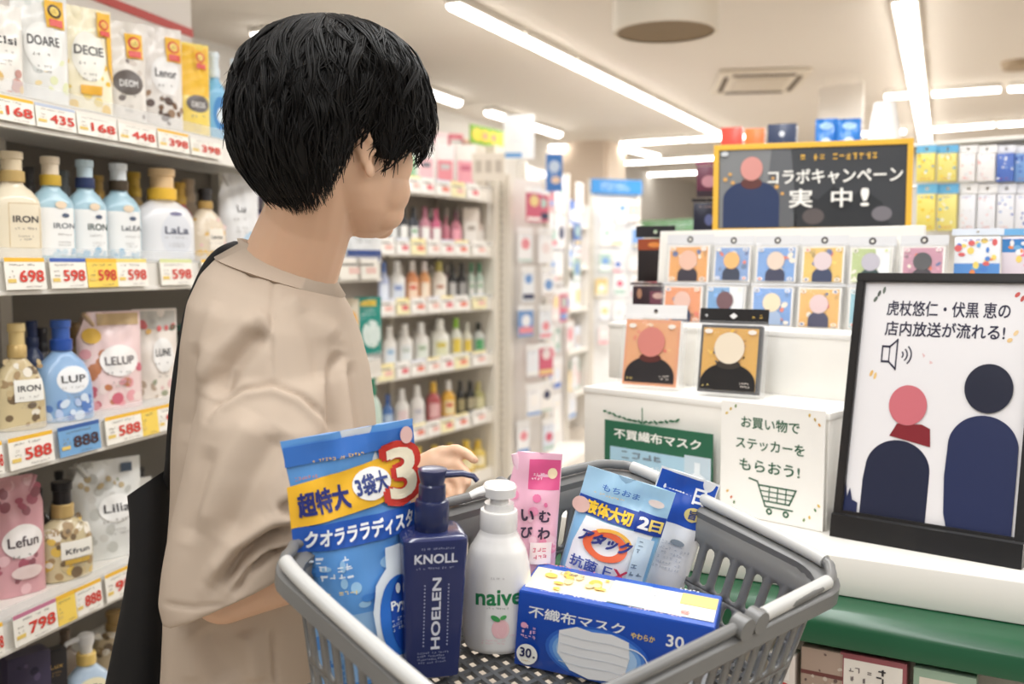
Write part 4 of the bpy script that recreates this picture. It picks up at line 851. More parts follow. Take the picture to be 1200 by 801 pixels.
# two larger packs on the front riser
def big_pack(x0, x1, yb, yt, header, cardcol, art, label, lean, hh, D_in, headpr=None, film=True):
    base = on_z((x0 + x1) / 2, yb, t1z); w = (x1 - x0) / FPX * base.y * 1.06
    h = P(0, yt, base.y).z - t1z; h *= 1.06
    M = leaning(base + Vector((0, 0, .002)), (e2 * .86 + Vector((.30, 0, 0))), Vector((e2.y * .86, -(e2.x * .86 + .30), 0)), lean)
    t = hang_pack('card_pack', label, None, M, w, h, cardcol, header, art, headh=hh, th=.014, head_pr=headpr)
    return t
def art_big(bg, frame, disc, arch, accent, dots, seed):
    def pr(p, w, h):
        rr = random.Random(seed); p.quadgrid(-w / 2, 0, w / 2, h, mat(frame, .35), 1, 1); p.up()
        p.quadgrid(-w * .455, h * .045, w * .455, h * .955, mat(bg, .35), 1, 1); p.up()
        for _ in range(26): p.ell(rr.uniform(-.4, .4) * w, rr.uniform(.1, .92) * h, rr.uniform(.015, .06) * w, rr.uniform(.012, .03) * w, mat(rr.choice(dots), .35), 10, rot=rr.uniform(0, 3)); p.lift += .00003
        p.up(); p.poly([(-.455 * w, .045 * h), (.455 * w, .045 * h), (.455 * w, .14 * h)] + [(.455 * w * math.cos(a), .14 * h + .30 * h * math.sin(a)) for a in [PI * k / 20 for k in range(1, 20)]] + [(-.455 * w, .14 * h)], mat(arch, .35)); p.up()
        p.ell(0, .42 * h, .2 * w, .07 * h, mat(accent, .35), 24); p.up()
        p.ell(0, .66 * h, .25 * w, .25 * w, mat(disc, .35), 32); p.up()
        for sx in (-1, 1): p.ell(sx * .36 * w, .9 * h, .07 * w, .035 * h, mat((244, 236, 226), .35), 14)
        p.lines(-.34 * w, .1 * h, .16 * w, .06 * h, 1, mat((240, 214, 130), .4), seed); p.lines(.30 * w, .13 * h, .22 * w, .09 * h, 2, mat((240, 230, 220), .4), seed + 1)
    return pr
big_pack(724, 799, 456, 363, (240, 240, 240), (246, 242, 236), art_big((238, 168, 110), (236, 160, 110), (214, 134, 124), (38, 36, 40), (92, 44, 42), [(240, 140, 100), (246, 196, 120), (236, 120, 110), (250, 220, 190)], 5), 'larger card pack in orange tones with clear header, left on the front riser', .16, .16, 0)
def hp(p, w, h):
    p.lines(-.34 * w, .5 * h, .22 * w, .5 * h, 1, mat((226, 226, 226), .4), 3); p.poly([(-.06 * w, .5 * h), (0, .72 * h), (.06 * w, .5 * h), (0, .28 * h)], mat((240, 240, 240), .4)); p.lines(.34 * w, .5 * h, .18 * w, .4 * h, 1, mat((214, 180, 90), .4), 8)
big_pack(813, 893, 465, 368, (34, 34, 36), (40, 38, 40), art_big((226, 170, 52), (36, 34, 36), (236, 222, 200), (30, 30, 32), (60, 54, 50), [(196, 140, 40), (120, 92, 50), (60, 50, 40), (240, 196, 80), (40, 40, 44)], 6), 'larger gold and black card pack with black header, right on the front riser', .16, .17, 0, hp)

# ---------------------------------------------- campaign sign with the yellow frame
SL, SR_ = P(836, 270, 2.46), P(1067, 267, 2.32)
eS = (SR_ - SL); wS = eS.length; eS.z = 0; eS.normalize(); nS = Vector((eS.y, -eS.x, 0)); hS = 97 / FPX * 2.46
MS = leaning((SL + SR_) / 2, eS, nS, .02)
sg = empty('campaign_sign', M=MS); tag(sg, 'dark grey campaign sign in a yellow frame above the small card packs', 'sign')
mb = MB(); mb.box((-wS / 2, .0, 0), (wS / 2, .006, hS), mat((62, 64, 68), .35)); mb.build('panel', sg, smooth=False)
mb = MB(); fw = .011; my = mat((238, 186, 62), .4)
for (x0, x1, z0, z1) in ((-wS / 2 - .002, wS / 2 + .002, hS - fw, hS + .002), (-wS / 2 - .002, -wS / 2 + fw, -.004, hS - fw), (wS / 2 - fw, wS / 2 + .002, -.004, hS - fw), (-wS / 2 + fw, wS / 2 - fw, -.004, .004)): mb.box((x0, -.004, z0), (x1, .009, z1), my, .001)
mb.build('frame', sg, smooth=False)
for sx in (-1, 1):
    mb = MB(); mb.box((sx * wS * .3 - .01, .010, -.42), (sx * wS * .3 + .01, .02, hS * .7), mat((214, 208, 200), .4), .001); mb.build('support_post', sg, smooth=False)
p = Print(lambda u, v, l: (u * wS - wS / 2, -l, v * hS)); p.grid = 1     # u, v in 0..1
def pc(u, v): return (u, v)
p.quadgrid(.03, .03, .40, .94, mat((128, 130, 132), .4)); p.up()
p.poly([(.40, .94), (.30, .94), (.26, .03), (.44, .03)], mat((98, 100, 104), .4))
p.poly([(.42, .03), (.42, .3), (.47, .42), (.54, .34), (.62, .5), (.70, .34), (.76, .46), (.86, .3), (.9, .03)], mat((42, 44, 48), .4)); p.up()
for (u, v, r, c) in ((.52, .15, .055, (92, 84, 84)), (.86, .17, .05, (120, 116, 122)), (.66, .3, .05, (36, 38, 42))): p.ell(u, v, r, r * 1.7, mat(c, .4), 22)
p.up(); p.poly([(.05, .03), (.345, .03)] + [(.1975 + .1475 * math.cos(a), .36 + .22 * math.sin(a)) for a in [PI * k / 18 for k in range(19)]], mat((38, 54, 92), .4)); p.up()
p.ell(.198, .55, .055, .07, mat((96, 52, 48), .4), 22); p.up(); p.ell(.198, .72, .058, .14, mat((214, 148, 140), .4), 28); p.up()
for (u, v, r) in ((.06, .6, .012), (.085, .66, .010), (.1, .56, .011), (.33, .5, .012), (.36, .42, .009), (.31, .60, .008)): p.ell(u, v, r, r * 2, mat((222, 170, 96), .4), 12)
p.ell(.055, .90, .02, .03, mat((200, 204, 208), .4), 12)
rg = random.Random(8); gold = mat((222, 176, 76), .4)
for k in range(12):
    x = .45 + k * .0325
    if k in (1, 4): continue
    for _ in range(3):
        if rg.random() < .5: v = .83 + rg.uniform(-.03, .03); p.quadgrid(x, v - .007, x + .022, v + .007, gold)
        else: u = x + rg.uniform(.002, .018); p.quadgrid(u, .793, u + .0045, .867, gold)
        p.lift += .00002

p.text('コラボキャンペーン', .62, .61, .17, mat((248, 246, 240), .4), bold=.022, width=.67)
p.text('実', .455, .36, .21, mat((248, 246, 240), .4), bold=.025, width=.115); p.text('中', .66, .36, .21, mat((248, 246, 240), .4), bold=.025, width=.10); p.text('!', .775, .36, .20, mat((248, 246, 240), .4), bold=.02)
p.build('printed_face', sg, smooth=False)

# ---------------------------------------------- packs right of the wall, in front
def free_pack(px0, px1, yb, yt, D, label, card, head, pr, yaw=.5, headh=.12, name='hanging_pack', group=None, th=.012, clear=False):
    c = P((px0 + px1) / 2, yb, D); w = (px1 - px0) / FPX * D * 1.02; h = (yb - yt) / FPX * D
    M = Matrix.Translation(c) @ Matrix.Rotation(-yaw, 4, 'Z'); return hang_pack(name, label, group, M, w, h, card, head, pr, headh=headh, th=th, clear=clear)
def busy(cols, seed, band=None, n=22):
    def pr(p, w, h):
        rr = random.Random(seed)
        if band: p.quadgrid(-w / 2, h * band[0], w / 2, h * band[1], mat(band[2], .4), 1, 1); p.up()
        for _ in range(n): p.ell(rr.uniform(-.42, .42) * w, rr.uniform(.06, .94) * h, rr.uniform(.03, .10) * w, rr.uniform(.03, .09) * w, mat(rr.choice(cols), .4), 9); p.lift += .00004
        p.up(); p.lines(0, .93 * h, w * .85, h * .08, 1, mat((70, 90, 170), .4), seed); p.lines(0, .1 * h, w * .7, h * .08, 1, mat((214, 90, 70), .4), seed + 1)
    return pr
MIX = [(90, 140, 214), (240, 150, 90), (246, 246, 246), (250, 220, 120), (120, 180, 226), (226, 110, 110)]

free_pack(1117, 1171, 333, 268, 1.92, 'white and blue busy pack just right of the pack wall', (240, 242, 246), (226, 234, 244), busy(MIX, 1, (.15, .42, (96, 150, 216))), group='packs right of the pack wall')
free_pack(1173, 1226, 333, 268, 1.90, 'blue and pink pack cut by the right edge', (236, 226, 234), (120, 180, 226), busy(MIX + [(240, 120, 160)], 2, (.66, .95, (70, 140, 206))), group='packs right of the pack wall')
free_pack(1111, 1172, 392, 334, 1.90, 'deep purple pack above the black frame', (82, 52, 130), (76, 48, 122), busy([(236, 196, 110), (246, 240, 246), (120, 84, 170), (60, 36, 104)], 3), group='packs right of the pack wall')
free_pack(1173, 1230, 392, 334, 1.88, 'bright pink pack at the right edge above the black frame', (232, 104, 158), (236, 112, 164), busy([(246, 236, 244), (250, 190, 216), (240, 200, 120), (206, 70, 130)], 4), group='packs right of the pack wall')
# rear rack with packs behind the sign
ra, rb = P(1068, 268, 2.75), P(1215, 268, 2.55); eR = Vector((rb.x - ra.x, rb.y - ra.y, 0)).normalized(); nR = Vector((eR.y, -eR.x, 0))
Mr = basis((ra.x, ra.y, 0), eR, -nR, Vector((0, 0, 1))); rk = empty('display_rack', M=Mr); tag(rk, 'pale rear rack with hung packs right of the campaign sign', 'display rack')
zr = P(0, 166, 2.7).z
mb = MB(); mb.box((-.55, .03, 0), (.55, .06, zr), mat((232, 228, 222), .5)); mb.build('back_panel', rk, smooth=False)
mb = MB(); mb.box((-.55, -.02, zr - .01), (.55, .30, zr), m_shelf, .002); mb.build('top_shelf', rk, smooth=False)
mb = MB(); mb.box((-.55, .03, 0), (.55, .30, .1), m_shelf, .002); mb.build('base', rk, smooth=False)
mb = MB(); mb.tube([(0.0, 0, zr - .115), (.5, 0, zr - .115)], .004, mat((226, 226, 226), .3, metal=.6), 8); mb.build('hook_bar', rk)
YB2 = [(250, 214, 60), (90, 170, 220), (246, 246, 240), (236, 196, 40)]
for k, (x0, x1, c, hd, cols, lb) in enumerate(((1074, 1096, (244, 226, 120), (120, 190, 230), YB2, 'yellow and sky blue'), (1098, 1121, (236, 222, 130), (110, 180, 226), YB2, 'yellow and light blue'), (1124, 1143, (244, 240, 238), (240, 238, 236), [(250, 246, 246), (240, 200, 196), (226, 226, 226)], 'white and rose'), (1145, 1166, (242, 238, 236), (242, 240, 238), [(250, 246, 246), (236, 180, 176), (226, 226, 226)], 'plain white'), (1168, 1188, (90, 120, 196), (236, 236, 240), [(246, 246, 250), (60, 90, 180), (150, 180, 226)], 'royal blue'), (1189, 1214, (120, 160, 214), (236, 236, 240), [(246, 246, 250), (60, 90, 180), (190, 200, 230)], 'light blue'))):
    for j, (yt, yb) in enumerate(((171, 214), (216, 272))):
        free_pack(x0, x1, yb, yt, 2.66 - k * .02, '%s pack in the %s row, right of the sign' % (lb, 'upper' if j == 0 else 'lower'), c if j == 0 or k < 2 else (236, 236, 240), hd, busy(cols, k * 3 + j, None, 14), yaw=.6, headh=.2, group='packs on the rear rack', th=.02)
# goods standing on the rear rack
def on_rack(px0, px1, yt, kind, col, label, **kw):
    xm = (px0 + px1) / 2; q = on_plane(xm, 166, Vector((ra.x, ra.y, 0)) - nR * .12, nR); loc = Vector((q.x, q.y, zr)); h = P(0, yt, q.y).z - zr; w = (px1 - px0) / FPX * q.y
    if kind == 'box': return carton('carton', label, None, loc, -.35, h, w, w * .6, col, kw.get('pr'), flap=False)
    if kind == 'pouch': return pouch('snack_packet', label, None, loc, -.35, h, w, w * .3, col, pr=kw.get('pr'), top=.1)
on_rack(846, 870, 150, 'box', (226, 82, 66), 'red carton peeking over the campaign sign'); on_rack(874, 896, 151, 'box', (240, 128, 60), 'orange carton peeking over the campaign sign')
on_rack(901, 933, 146, 'box', (50, 62, 92), 'navy carton behind the top of the campaign sign', pr=lambda p, w, h: p.ell(0, .7 * h, w * .1, w * .1, mat((226, 230, 240), .4), 12))
for k, (x0, x1) in enumerate(((956, 981), (982, 1008))): on_rack(x0, x1, 139, 'pouch', (44, 124, 206), '%s of the two bright blue packets over the sign' % ['left', 'right'][k], pr=lambda p, w, h: (p.ell(0, .8 * h, w * .3, h * .1, mat((170, 206, 236), .4), 16), p.ell(0, .35 * h, w * .22, h * .12, mat((220, 234, 246), .4), 14)))
q = on_plane(1036, 166, Vector((ra.x, ra.y, 0)) - nR * .14, nR); t = empty('cup_stack', (q.x, q.y, zr)); tag(t, 'stack of white paper cups narrowing upward over the sign', 'cup stack'); sc = q.y / FPX
for k in range(5):
    mb = MB(); z = k * 10 * sc; r = (22 - k * 2.0) * sc; mb.lathe([(r, z), (r, z + .006), (r * .97, z + .008), (r * .86, z + 16 * sc)], mat((240, 238, 236), .35), 24); mb.build('cup', t)
# dark packs left of the wall
free_pack(745, 790, 332, 265, 2.34, 'dark pack with glowing orange band, left end of the pack wall', (40, 34, 36), (44, 44, 48), lambda p, w, h: (p.quadgrid(-w * .5, .74 * h, w * .5, h, mat((156, 74, 44), .4), 1, 1), p.up(), p.ell(.0, .86 * h, w * .2, h * .06, mat((222, 140, 70), .4)), p.ell(.3 * w, .42 * h, w * .05, h * .04, mat((230, 190, 90), .4))), yaw=.35, headh=.2, group='dark packs left of the wall')
free_pack(739, 785, 366, 331, 2.30, 'dark plum pack below the orange banded one', (52, 36, 44), (60, 40, 48), lambda p, w, h: (p.quadgrid(0, .3 * h, w * .45, .8 * h, mat((112, 62, 78), .4), 1, 1), p.up(), p.ell(.24 * w, .62 * h, w * .16, h * .12, mat((206, 170, 160), .4)), p.ell(-.3 * w, .7 * h, w * .07, h * .2, mat((176, 130, 104), .4))), yaw=.35, headh=.08, group='dark packs left of the wall')
free_pack(815, 846, 232, 190, 2.62, 'dark magenta pack left of the campaign sign, upper', (110, 56, 76), (150, 90, 110), lambda p, w, h: (p.ell(.0, .5 * h, w * .3, h * .2, mat((196, 140, 150), .4)), p.quadgrid(-w * .5, 0, w * .5, .2 * h, mat((56, 40, 50), .4), 1, 1)), yaw=.2, headh=.1, group='dark packs left of the wall')
free_pack(811, 844, 272, 233, 2.60, 'black and navy pack left of the campaign sign, lower', (40, 42, 60), (44, 40, 44), lambda p, w, h: (p.ell(.1 * w, .4 * h, w * .16, h * .2, mat((96, 104, 150), .4)), p.lines(0, .85 * h, w * .7, h * .12, 1, mat((196, 160, 150), .4), 3)), yaw=.2, headh=.1, group='dark packs left of the wall')

# ---------------------------------------------- sticker card and green mask poster leaning on the riser
def sheet_between(TL, TR, BL, off, label, name, cat, col, thick=.003, rough=.45):
    a, b, c = on_front(*TL, off), on_front(*TR, off), on_front(*BL, off); c.z = max(c.z, ZT + .001)
    w = (Vector((b.x - a.x, b.y - a.y, 0))).length; h = a.z - c.z; o = Vector((a.x, a.y, c.z))
    t = empty(name, M=basis(o, e2, -n2, Vector((0, 0, 1)))); tag(t, label, cat)
    mb = MB(); mb.box((0, -thick / 2, 0), (w, thick / 2, h), mat(col, rough), .0008); mb.build('card', t, smooth=False)
    p = Print(lambda u, v, l: (u * w, -thick / 2 - l, v * h)); p.grid = 1
    return t, p, w, h
t, p, w, h = sheet_between((846, 468), (968, 481), (846, 604), .012, 'white card with green lettering and a drawn cart, right on the riser front', 'sticker_card', 'sign', (250, 248, 243))
mgt = mat((44, 98, 70), .5)
p.text('お買い物で', .49, .83, .10, mgt, bold=.02, width=.56); p.text('ステッカーを', .49, .645, .095, mgt, bold=.02, width=.66); p.text('もらおう!', .49, .46, .10, mgt, bold=.02, width=.58)
for i in range(2): pass
p.line([(.30, .345), (.38, .33), (.46, .125), (.72, .125)], .014, mgt); p.line([(.40, .30), (.75, .30), (.69, .17), (.45, .17)], .014, mgt); p.line([(.41, .255), (.735, .255)], .010, mgt); p.line([(.43, .21), (.715, .21)], .010, mgt)
for x in (.50, .58, .66): p.line([(x, .30), (x - .006, .17)], .010, mgt)
for x in (.50, .66): p.ell(x, .085, .03, .03 * w / h, mgt, 14, ring=.45)
for (u, v, c) in ((.10, .93, (214, 178, 80)), (.15, .96, (110, 140, 70)), (.06, .89, (226, 196, 100)), (.86, .95, (214, 178, 80)), (.91, .92, (200, 170, 90)), (.95, .88, (226, 160, 70)), (.08, .20, (226, 180, 80)), (.12, .15, (206, 110, 70)), (.15, .11, (96, 130, 80)), (.93, .17, (90, 130, 80)), (.96, .21, (226, 190, 80)), (.88, .10, (226, 190, 80)), (.83, .07, (110, 140, 70))): p.ell(u, v, .016, .010, mat(c, .5), 10, rot=u * 9)
p.build('print', t, smooth=False)
t, p, w, h = sheet_between((709, 491), (836, 505), (709, 600), .02, 'dark green mask poster card behind the blue pouches in the basket', 'poster_card', 'sign', (38, 100, 74))
p.text('不買繊布マスク', .50, .83, .135, mat((246, 246, 240), .45), bold=.025, width=.80)
p.quadgrid(.06, .06, .80, .64, mat((170, 206, 226), .45), 1, 1); p.up(); p.quadgrid(.76, .05, .99, .68, mat((196, 214, 226), .4), 1, 1); p.up()
p.poly([(.80, .05), (.95, .05), (.95, .40), (.90, .46), (.90, .60), (.85, .60), (.85, .46), (.80, .40)], mat((232, 240, 246), .35)); p.up(); p.quadgrid(.83, .18, .92, .36, mat((110, 166, 214), .4), 1, 1)
p.lines(.42, .55, .62, .10, 1, mat((120, 130, 140), .5), 4, gap=.8); p.lines(.42, .38, .58, .16, 2, mat((244, 248, 250), .5), 6)
p.build('print', t, smooth=False)

# ---------------------------------------------- black framed poster
fl, fr = on_z(972, 628, ZT), on_z(1197, 668, ZT)
eF = (fr - fl); wF = eF.length; eF.normalize(); nF = Vector((eF.y, -eF.x, 0)); leanF = .20; hF = .408
fp = empty('poster_stand', M=basis((fl + fr) / 2 + Vector((0, 0, .0005)), eF, -nF, Vector((0, 0, 1)))); tag(fp, 'black framed poster stand with two navy arches, on the white counter', 'poster stand')
mk = mat((30, 29, 30), .35, coat=.2)
mb = MB(); d0, d1 = 0.0, .09
mb.rings([[(x, y, z) for y, z in ((d0, 0), (d0 + .006, .036), (d0 + .02, .040), (d0 + .045, .038), (d1, .006), (d1, 0))] for x in (-wF / 2, wF / 2)], mk); mb.build('base', fp, angle=.5)
Mf = leaning((0, .018, .03), Vector((1, 0, 0)), Vector((0, -1, 0)), leanF)
def FM(u, v, l): return tuple(Mf @ Vector((u, -l, v)))
fb = .0145; mb = MB()
for (x0, x1, z0, z1) in ((-wF / 2, wF / 2, hF - fb, hF), (-wF / 2, -wF / 2 + fb, 0, hF - fb), (wF / 2 - fb, wF / 2, 0, hF - fb), (-wF / 2 + fb, wF / 2 - fb, 0, .012)):
    bm = bmesh.new(); bmesh.ops.create_cube(bm, size=1)
    for v in bm.verts: v.co = Vector(((x0 + x1) / 2 + v.co.x * (x1 - x0), 0.0 + v.co.y * .014, (z0 + z1) / 2 + v.co.z * (z1 - z0)))
    bmesh.ops.bevel(bm, geom=bm.edges[:], offset=.0015, segments=2, affect='EDGES'); mb.addbm(bm, mk, Mf)
mb.build('frame', fp)
mb = MB(); vs = [FM(x, z, l) for l in (-.001, -.005) for x, z in ((-wF / 2 + .01, .005), (wF / 2 - .01, .005), (wF / 2 - .01, hF - .01), (-wF / 2 + .01, hF - .01))]
mb.add(vs, [(0, 1, 2, 3), (7, 6, 5, 4), (0, 4, 5, 1), (1, 5, 6, 2), (2, 6, 7, 3), (3, 7, 4, 0)], mat((238, 236, 238), .3)); sh = mb.build('poster_sheet', fp, smooth=False)
iw, ih = wF - 2 * fb, hF - fb - .012
p = Print(lambda u, v, l: FM(-iw / 2 + u * iw, .012 + v * ih, l - .001)); p.grid = 1
ink = mat((36, 34, 62), .45); navy = mat((30, 36, 62), .4); navy2 = mat((34, 44, 84), .4)
p.text('虎杖悠仁・伏黒 恵の', .51, .888, .064, ink, bold=.02, width=.72); p.text('店内放送が流れる!', .50, .800, .062, ink, bold=.02, width=.70)
# loudspeaker sign with sound waves
p.line([(.145, .655), (.145, .72), (.19, .72), (.235, .75), (.235, .625), (.19, .655), (.145, .655)], .009, ink); p.line([(.19, .655), (.19, .72)], .007, ink)
for r in (.03, .055, .08): p.ell(.25, .688, r, r * iw / ih, ink, 14, ring=1 - .009 / r, a0=-.8, a1=.8)
p.poly([(.39, .70), (.41, .69), (.40, .68)], mat((226, 190, 190), .5)); p.poly([(.44, .67), (.46, .66), (.44, .655)], mat((230, 196, 196), .5))
for (u, v, c) in ((.09, .95, (90, 96, 90)), (.12, .965, (110, 120, 110)), (.07, .925, (100, 110, 100)), (.90, .955, (206, 90, 84)), (.93, .94, (196, 80, 76)), (.955, .915, (120, 130, 110)), (.09, .60, (236, 190, 110)), (.115, .59, (236, 200, 130)), (.88, .77, (236, 200, 140)), (.91, .80, (240, 210, 160))): p.ell(u, v, .016, .009, mat(c, .5), 10, rot=u * 11)
# two plain arches with discs
p.poly([(.10, .0), (.50, .0), (.50, .20)] + [(.305 + .195 * math.cos(a), .20 + .125 * math.sin(a)) for a in [PI * k / 24 for k in range(1, 24)]] + [(.10, .14)], navy); p.up()
p.poly([(.24, .34), (.49, .31), (.48, .385), (.43, .40), (.28, .395)], mat((132, 34, 44), .4)); p.up()
p.ell(.335, .475, .115, .085, mat((208, 112, 122), .4), 36)
p.poly([(.60, .05), (.62, .0), (.98, .0), (.98, .27)] + [(.785 + .195 * math.cos(a), .33 + .13 * math.sin(a)) for a in [PI * k / 24 for k in range(1, 24)]] + [(.585, .2)], navy2); p.up()
p.ell(.79, .57, .135, .10, mat((26, 30, 52), .4), 36)
p.poly([(.0, .0), (.085, .0), (.085, .04), (.05, .05), (.03, .10), (.015, .06), (.0, .13)], navy2)
p.build('poster_print', sh, smooth=False)

# ---------------------------------------------- packs on the lower shelf, under the green rail
def under(px0, px1, yt, label, col, pr, D=1.40, edge=None, name='boxed_pack'):
    q = on_plane((px0 + px1) / 2, yt, Vector((pa.x, pa.y, 0)) + nD * .045, nD); w = (px1 - px0) / FPX * q.y * 1.12
    c = carton(name, label, 'packs under the green rail', (q.x, q.y, .472), face_rz(nD), q.z - .472, w, .035, col, pr, flap=False); return c
UA = (58, 50, 48)
under(905, 934, 762, 'pale pack with a red spot, leftmost under the green rail', (226, 216, 206), lambda p, w, h: (p.ell(.1 * w, .86 * h, .3 * w, .03 * h, mat((196, 60, 56), .4)), p.quadgrid(-.4 * w, .9 * h, .3 * w, .98 * h, mat((240, 236, 230), .4), 1, 1)))
under(945, 989, 757, 'taupe spotted pack under the green rail', (168, 146, 130), lambda p, w, h: (p.quadgrid(-.5 * w, .90 * h, .5 * w, .915 * h, mat((110, 60, 56), .4), 1, 1), flowers([(110, 90, 84), (200, 186, 172)], 14, 71, .84, .99, .05)(p, w, h)))
def note(p, w, h):
    p.quadgrid(-.44 * w, .70 * h, .44 * w, .98 * h, mat((236, 230, 220), .5), 1, 1); p.up(); p.lines(-.18 * w, .91 * h, w * .36, h * .10, 3, mat((120, 110, 110), .5), 2); p.lines(.2 * w, .90 * h, w * .3, h * .14, 4, mat((40, 38, 44), .5), 3, gap=.8)
under(992, 1060, 766, 'pack with a hand written white note, under the green rail', (150, 84, 88), note)
under(1078, 1140, 783, 'sage green pack under the green rail, rightmost', (150, 172, 150), lambda p, w, h: p.quadgrid(-.4 * w, .8 * h, .4 * w, .97 * h, mat((226, 216, 200), .4), 1, 1))
# ------------------------------------------------------------------ shopping basket
bL, bF, bR, bN = [Vector(v) + C0 for v in ((-.245, 1.022, -.309), (.145, 1.364, -.282), (.373, 1.111, -.358), (-.018, .768, -.385))]
bc = (bL + bF + bR + bN) / 4; bx = (bF - bL).normalized(); by = (bL - bN); by = (by - bx * by.dot(bx)).normalized(); bz = bx.cross(by)
HX, HY, BD = .26, .1745, .155
MBK = basis(bc, bx, by, bz); bk = empty('shopping_basket', M=MBK); tag(bk, 'grey plastic shopping basket full of goods in the person\'s hand', 'shopping basket')
m_bk = mat((116, 116, 115), .38, coat=.1); m_bkd = mat((92, 94, 96), .45); m_han = mat((200, 200, 197), .35)
def loop(z, off=0.0, n=160):
    """point at arc position s in 0..1 of the rounded rim rectangle, drawn in towards the floor"""
    k = 1 - .085 * (-z / BD); hx, hy, r = HX * k + off, HY * k + off, .055
    seg = [2 * (hx - r), PI * r / 2, 2 * (hy - r), PI * r / 2] * 2; tot = sum(seg)
    def at(s):
        d = (s % 1.0) * tot
        cs = [(hx - r, -hy + r, -PI / 2), (hx - r, hy - r, 0), (-hx + r, hy - r, PI / 2), (-hx + r, -hy + r, PI)]
        st = [(-hx + r, -hy, 1, 0), (hx, -hy + r, 0, 1), (hx - r, hy, -1, 0), (-hx, hy - r, 0, -1)]
        for i in range(4):
            if d <= seg[2 * i]: x, y, dx, dy = st[i]; return Vector((x + dx * d, y + dy * d, z))
            d -= seg[2 * i]
            if d <= seg[2 * i + 1]: cx, cy, a = cs[i]; a += d / r; return Vector((cx + r * math.cos(a), cy + r * math.sin(a), z))
            d -= seg[2 * i + 1]
        return Vector((-hx + r, -hy, z))
    return at
NC = 66
mb = MB(); bm = bmesh.new(); cache = {}
def bv(s, z):
    k = (round(s % 1.0, 6), round(z, 6))
    if k not in cache: cache[k] = bm.verts.new(loop(z)(s))
    return cache[k]
ROWS = [(-.038, -.088), (-.097, -.120), (-.128, -.148)]
edges_z = [0.0]
for c in range(NC):
    s0, s1 = c / NC, (c + 1) / NC; sm = (s0 + s1) / 2; sw = (s1 - s0)
    zprev = 0.0
    for (za, zb) in ROWS:
        ct, cb = za + .005, zb - .005                    # the cell holding this slot
        if zprev > ct + 1e-6: bm.faces.new([bv(s0, zprev), bv(s0, ct), bv(sm, ct), bv(s1, ct), bv(s1, zprev), bv(sm, zprev)])
        hw = sw * .27; rz_ = min(.006, (za - zb) / 2)
        hole = [(sm - hw, za - rz_), (sm - hw * .7, za - rz_ * .3), (sm, za), (sm + hw * .7, za - rz_ * .3), (sm + hw, za - rz_), (sm + hw, zb + rz_), (sm + hw * .7, zb + rz_ * .3), (sm, zb), (sm - hw * .7, zb + rz_ * .3), (sm - hw, zb + rz_)]
        out = [(s0, za - rz_), (s0, ct), (sm, ct), (s1, ct), (s1, za - rz_), (s1, zb + rz_), (s1, cb), (sm, cb), (s0, cb), (s0, zb + rz_)]
        H = [bm.verts.new(loop(z)(s)) for s, z in hole]; O = [bv(s, z) for s, z in out]
        for i in range(10): bm.faces.new([O[i], O[(i + 1) % 10], H[(i + 1) % 10], H[i]][::-1])
        zprev = cb
    bm.faces.new([bv(s0, zprev), bv(s0, -BD), bv(sm, -BD), bv(s1, -BD), bv(s1, zprev), bv(sm, zprev)])
bmesh.ops.recalc_face_normals(bm, faces=bm.faces[:])
mb.addbm(bm, m_bk); wo = mb.build('wall', bk, angle=.6)
sd = wo.modifiers.new('thick', 'SOLIDIFY'); sd.thickness = .0032; sd.offset = 0
mb = MB(); prof = [(-.002, -.014), (-.004, .0), (.002, .004), (.012, .004), (.016, .001), (.0165, -.016), (.013, -.016), (.012, -.002)]
n = 120; ring = []
for k in range(n):
    ring.append([tuple(loop(0, o)(k / n) + Vector((0, 0, z))) for o, z in prof])
ring.append(ring[0]); mb.rings(ring, m_bk, False, False); mb.build('rim', bk, angle=.8)
mb = MB(); hx, hy = HX * .915 - .004, HY * .915 - .004; z0, z1 = -BD - .002, -BD + .004
nx, ny = 26, 17
for i in range(nx + 1): x = -hx + 2 * hx * i / nx; mb.box((x - .0028, -hy, z0), (x + .0028, hy, z1), m_bkd)
for j in range(ny + 1): y = -hy + 2 * hy * j / ny; mb.box((-hx, y - .0028, z0 + .0004), (hx, y + .0028, z1 - .0004), m_bkd)
mb.build('floor_grid', bk, smooth=False)
# two folding handles resting on the rim, each reaching round one short end
for sx in (-1, 1):
    pts = []
    for y in (-1, 1):
        seg = [(.07 + sx * .012, y * (HY + .008), .012), (sx * (HX - .06), y * (HY + .008), .012), (sx * (HX - .012), y * (HY - .006), .012), (sx * (HX + .008), y * (HY - .055), .012)]
        pts += seg if y == -1 else seg[::-1]
    c = bpy.data.curves.new('path', 'CURVE')
    sm_pts = []
    for i in range(len(pts) - 1):
        p0, p1, p2, p3 = [Vector(pts[min(max(j, 0), len(pts) - 1)]) for j in (i - 1, i, i + 1, i + 2)]
        for k in range(6):
            t = k / 6; sm_pts.append(0.5 * (2 * p1 + (p2 - p0) * t + (2 * p0 - 5 * p1 + 4 * p2 - p3) * t * t + (3 * p1 - p0 - 3 * p2 + p3) * t ** 3))
    sm_pts.append(Vector(pts[-1])); bpy.data.curves.remove(c)
    mb = MB(); mb.tube(sm_pts, .0062, m_bk, 10); hnd = mb.build('handle', bk)
    mb = MB()                                             # pale grip sleeve along the short end and the near run
    g = [p for p in sm_pts if abs(p.y) < HY - .02]; mb.tube(g, .0078, m_han, 12); mb.build('grip', hnd)
    if sx == 1:
        g = [p for p in sm_pts if p.y < 0 and .095 < p.x < HX - .03]; mb = MB(); mb.tube([g[0], g[-1]], .0078, m_han, 12); mb.build('grip', hnd)
    for y in (-1, 1):
        mb = MB(); mb.tube([(.07 + sx * .012, y * (HY + .002), .012), (.07 + sx * .012, y * (HY + .018), .012)], .012, m_bk, 14); mb.build('hinge', bk)

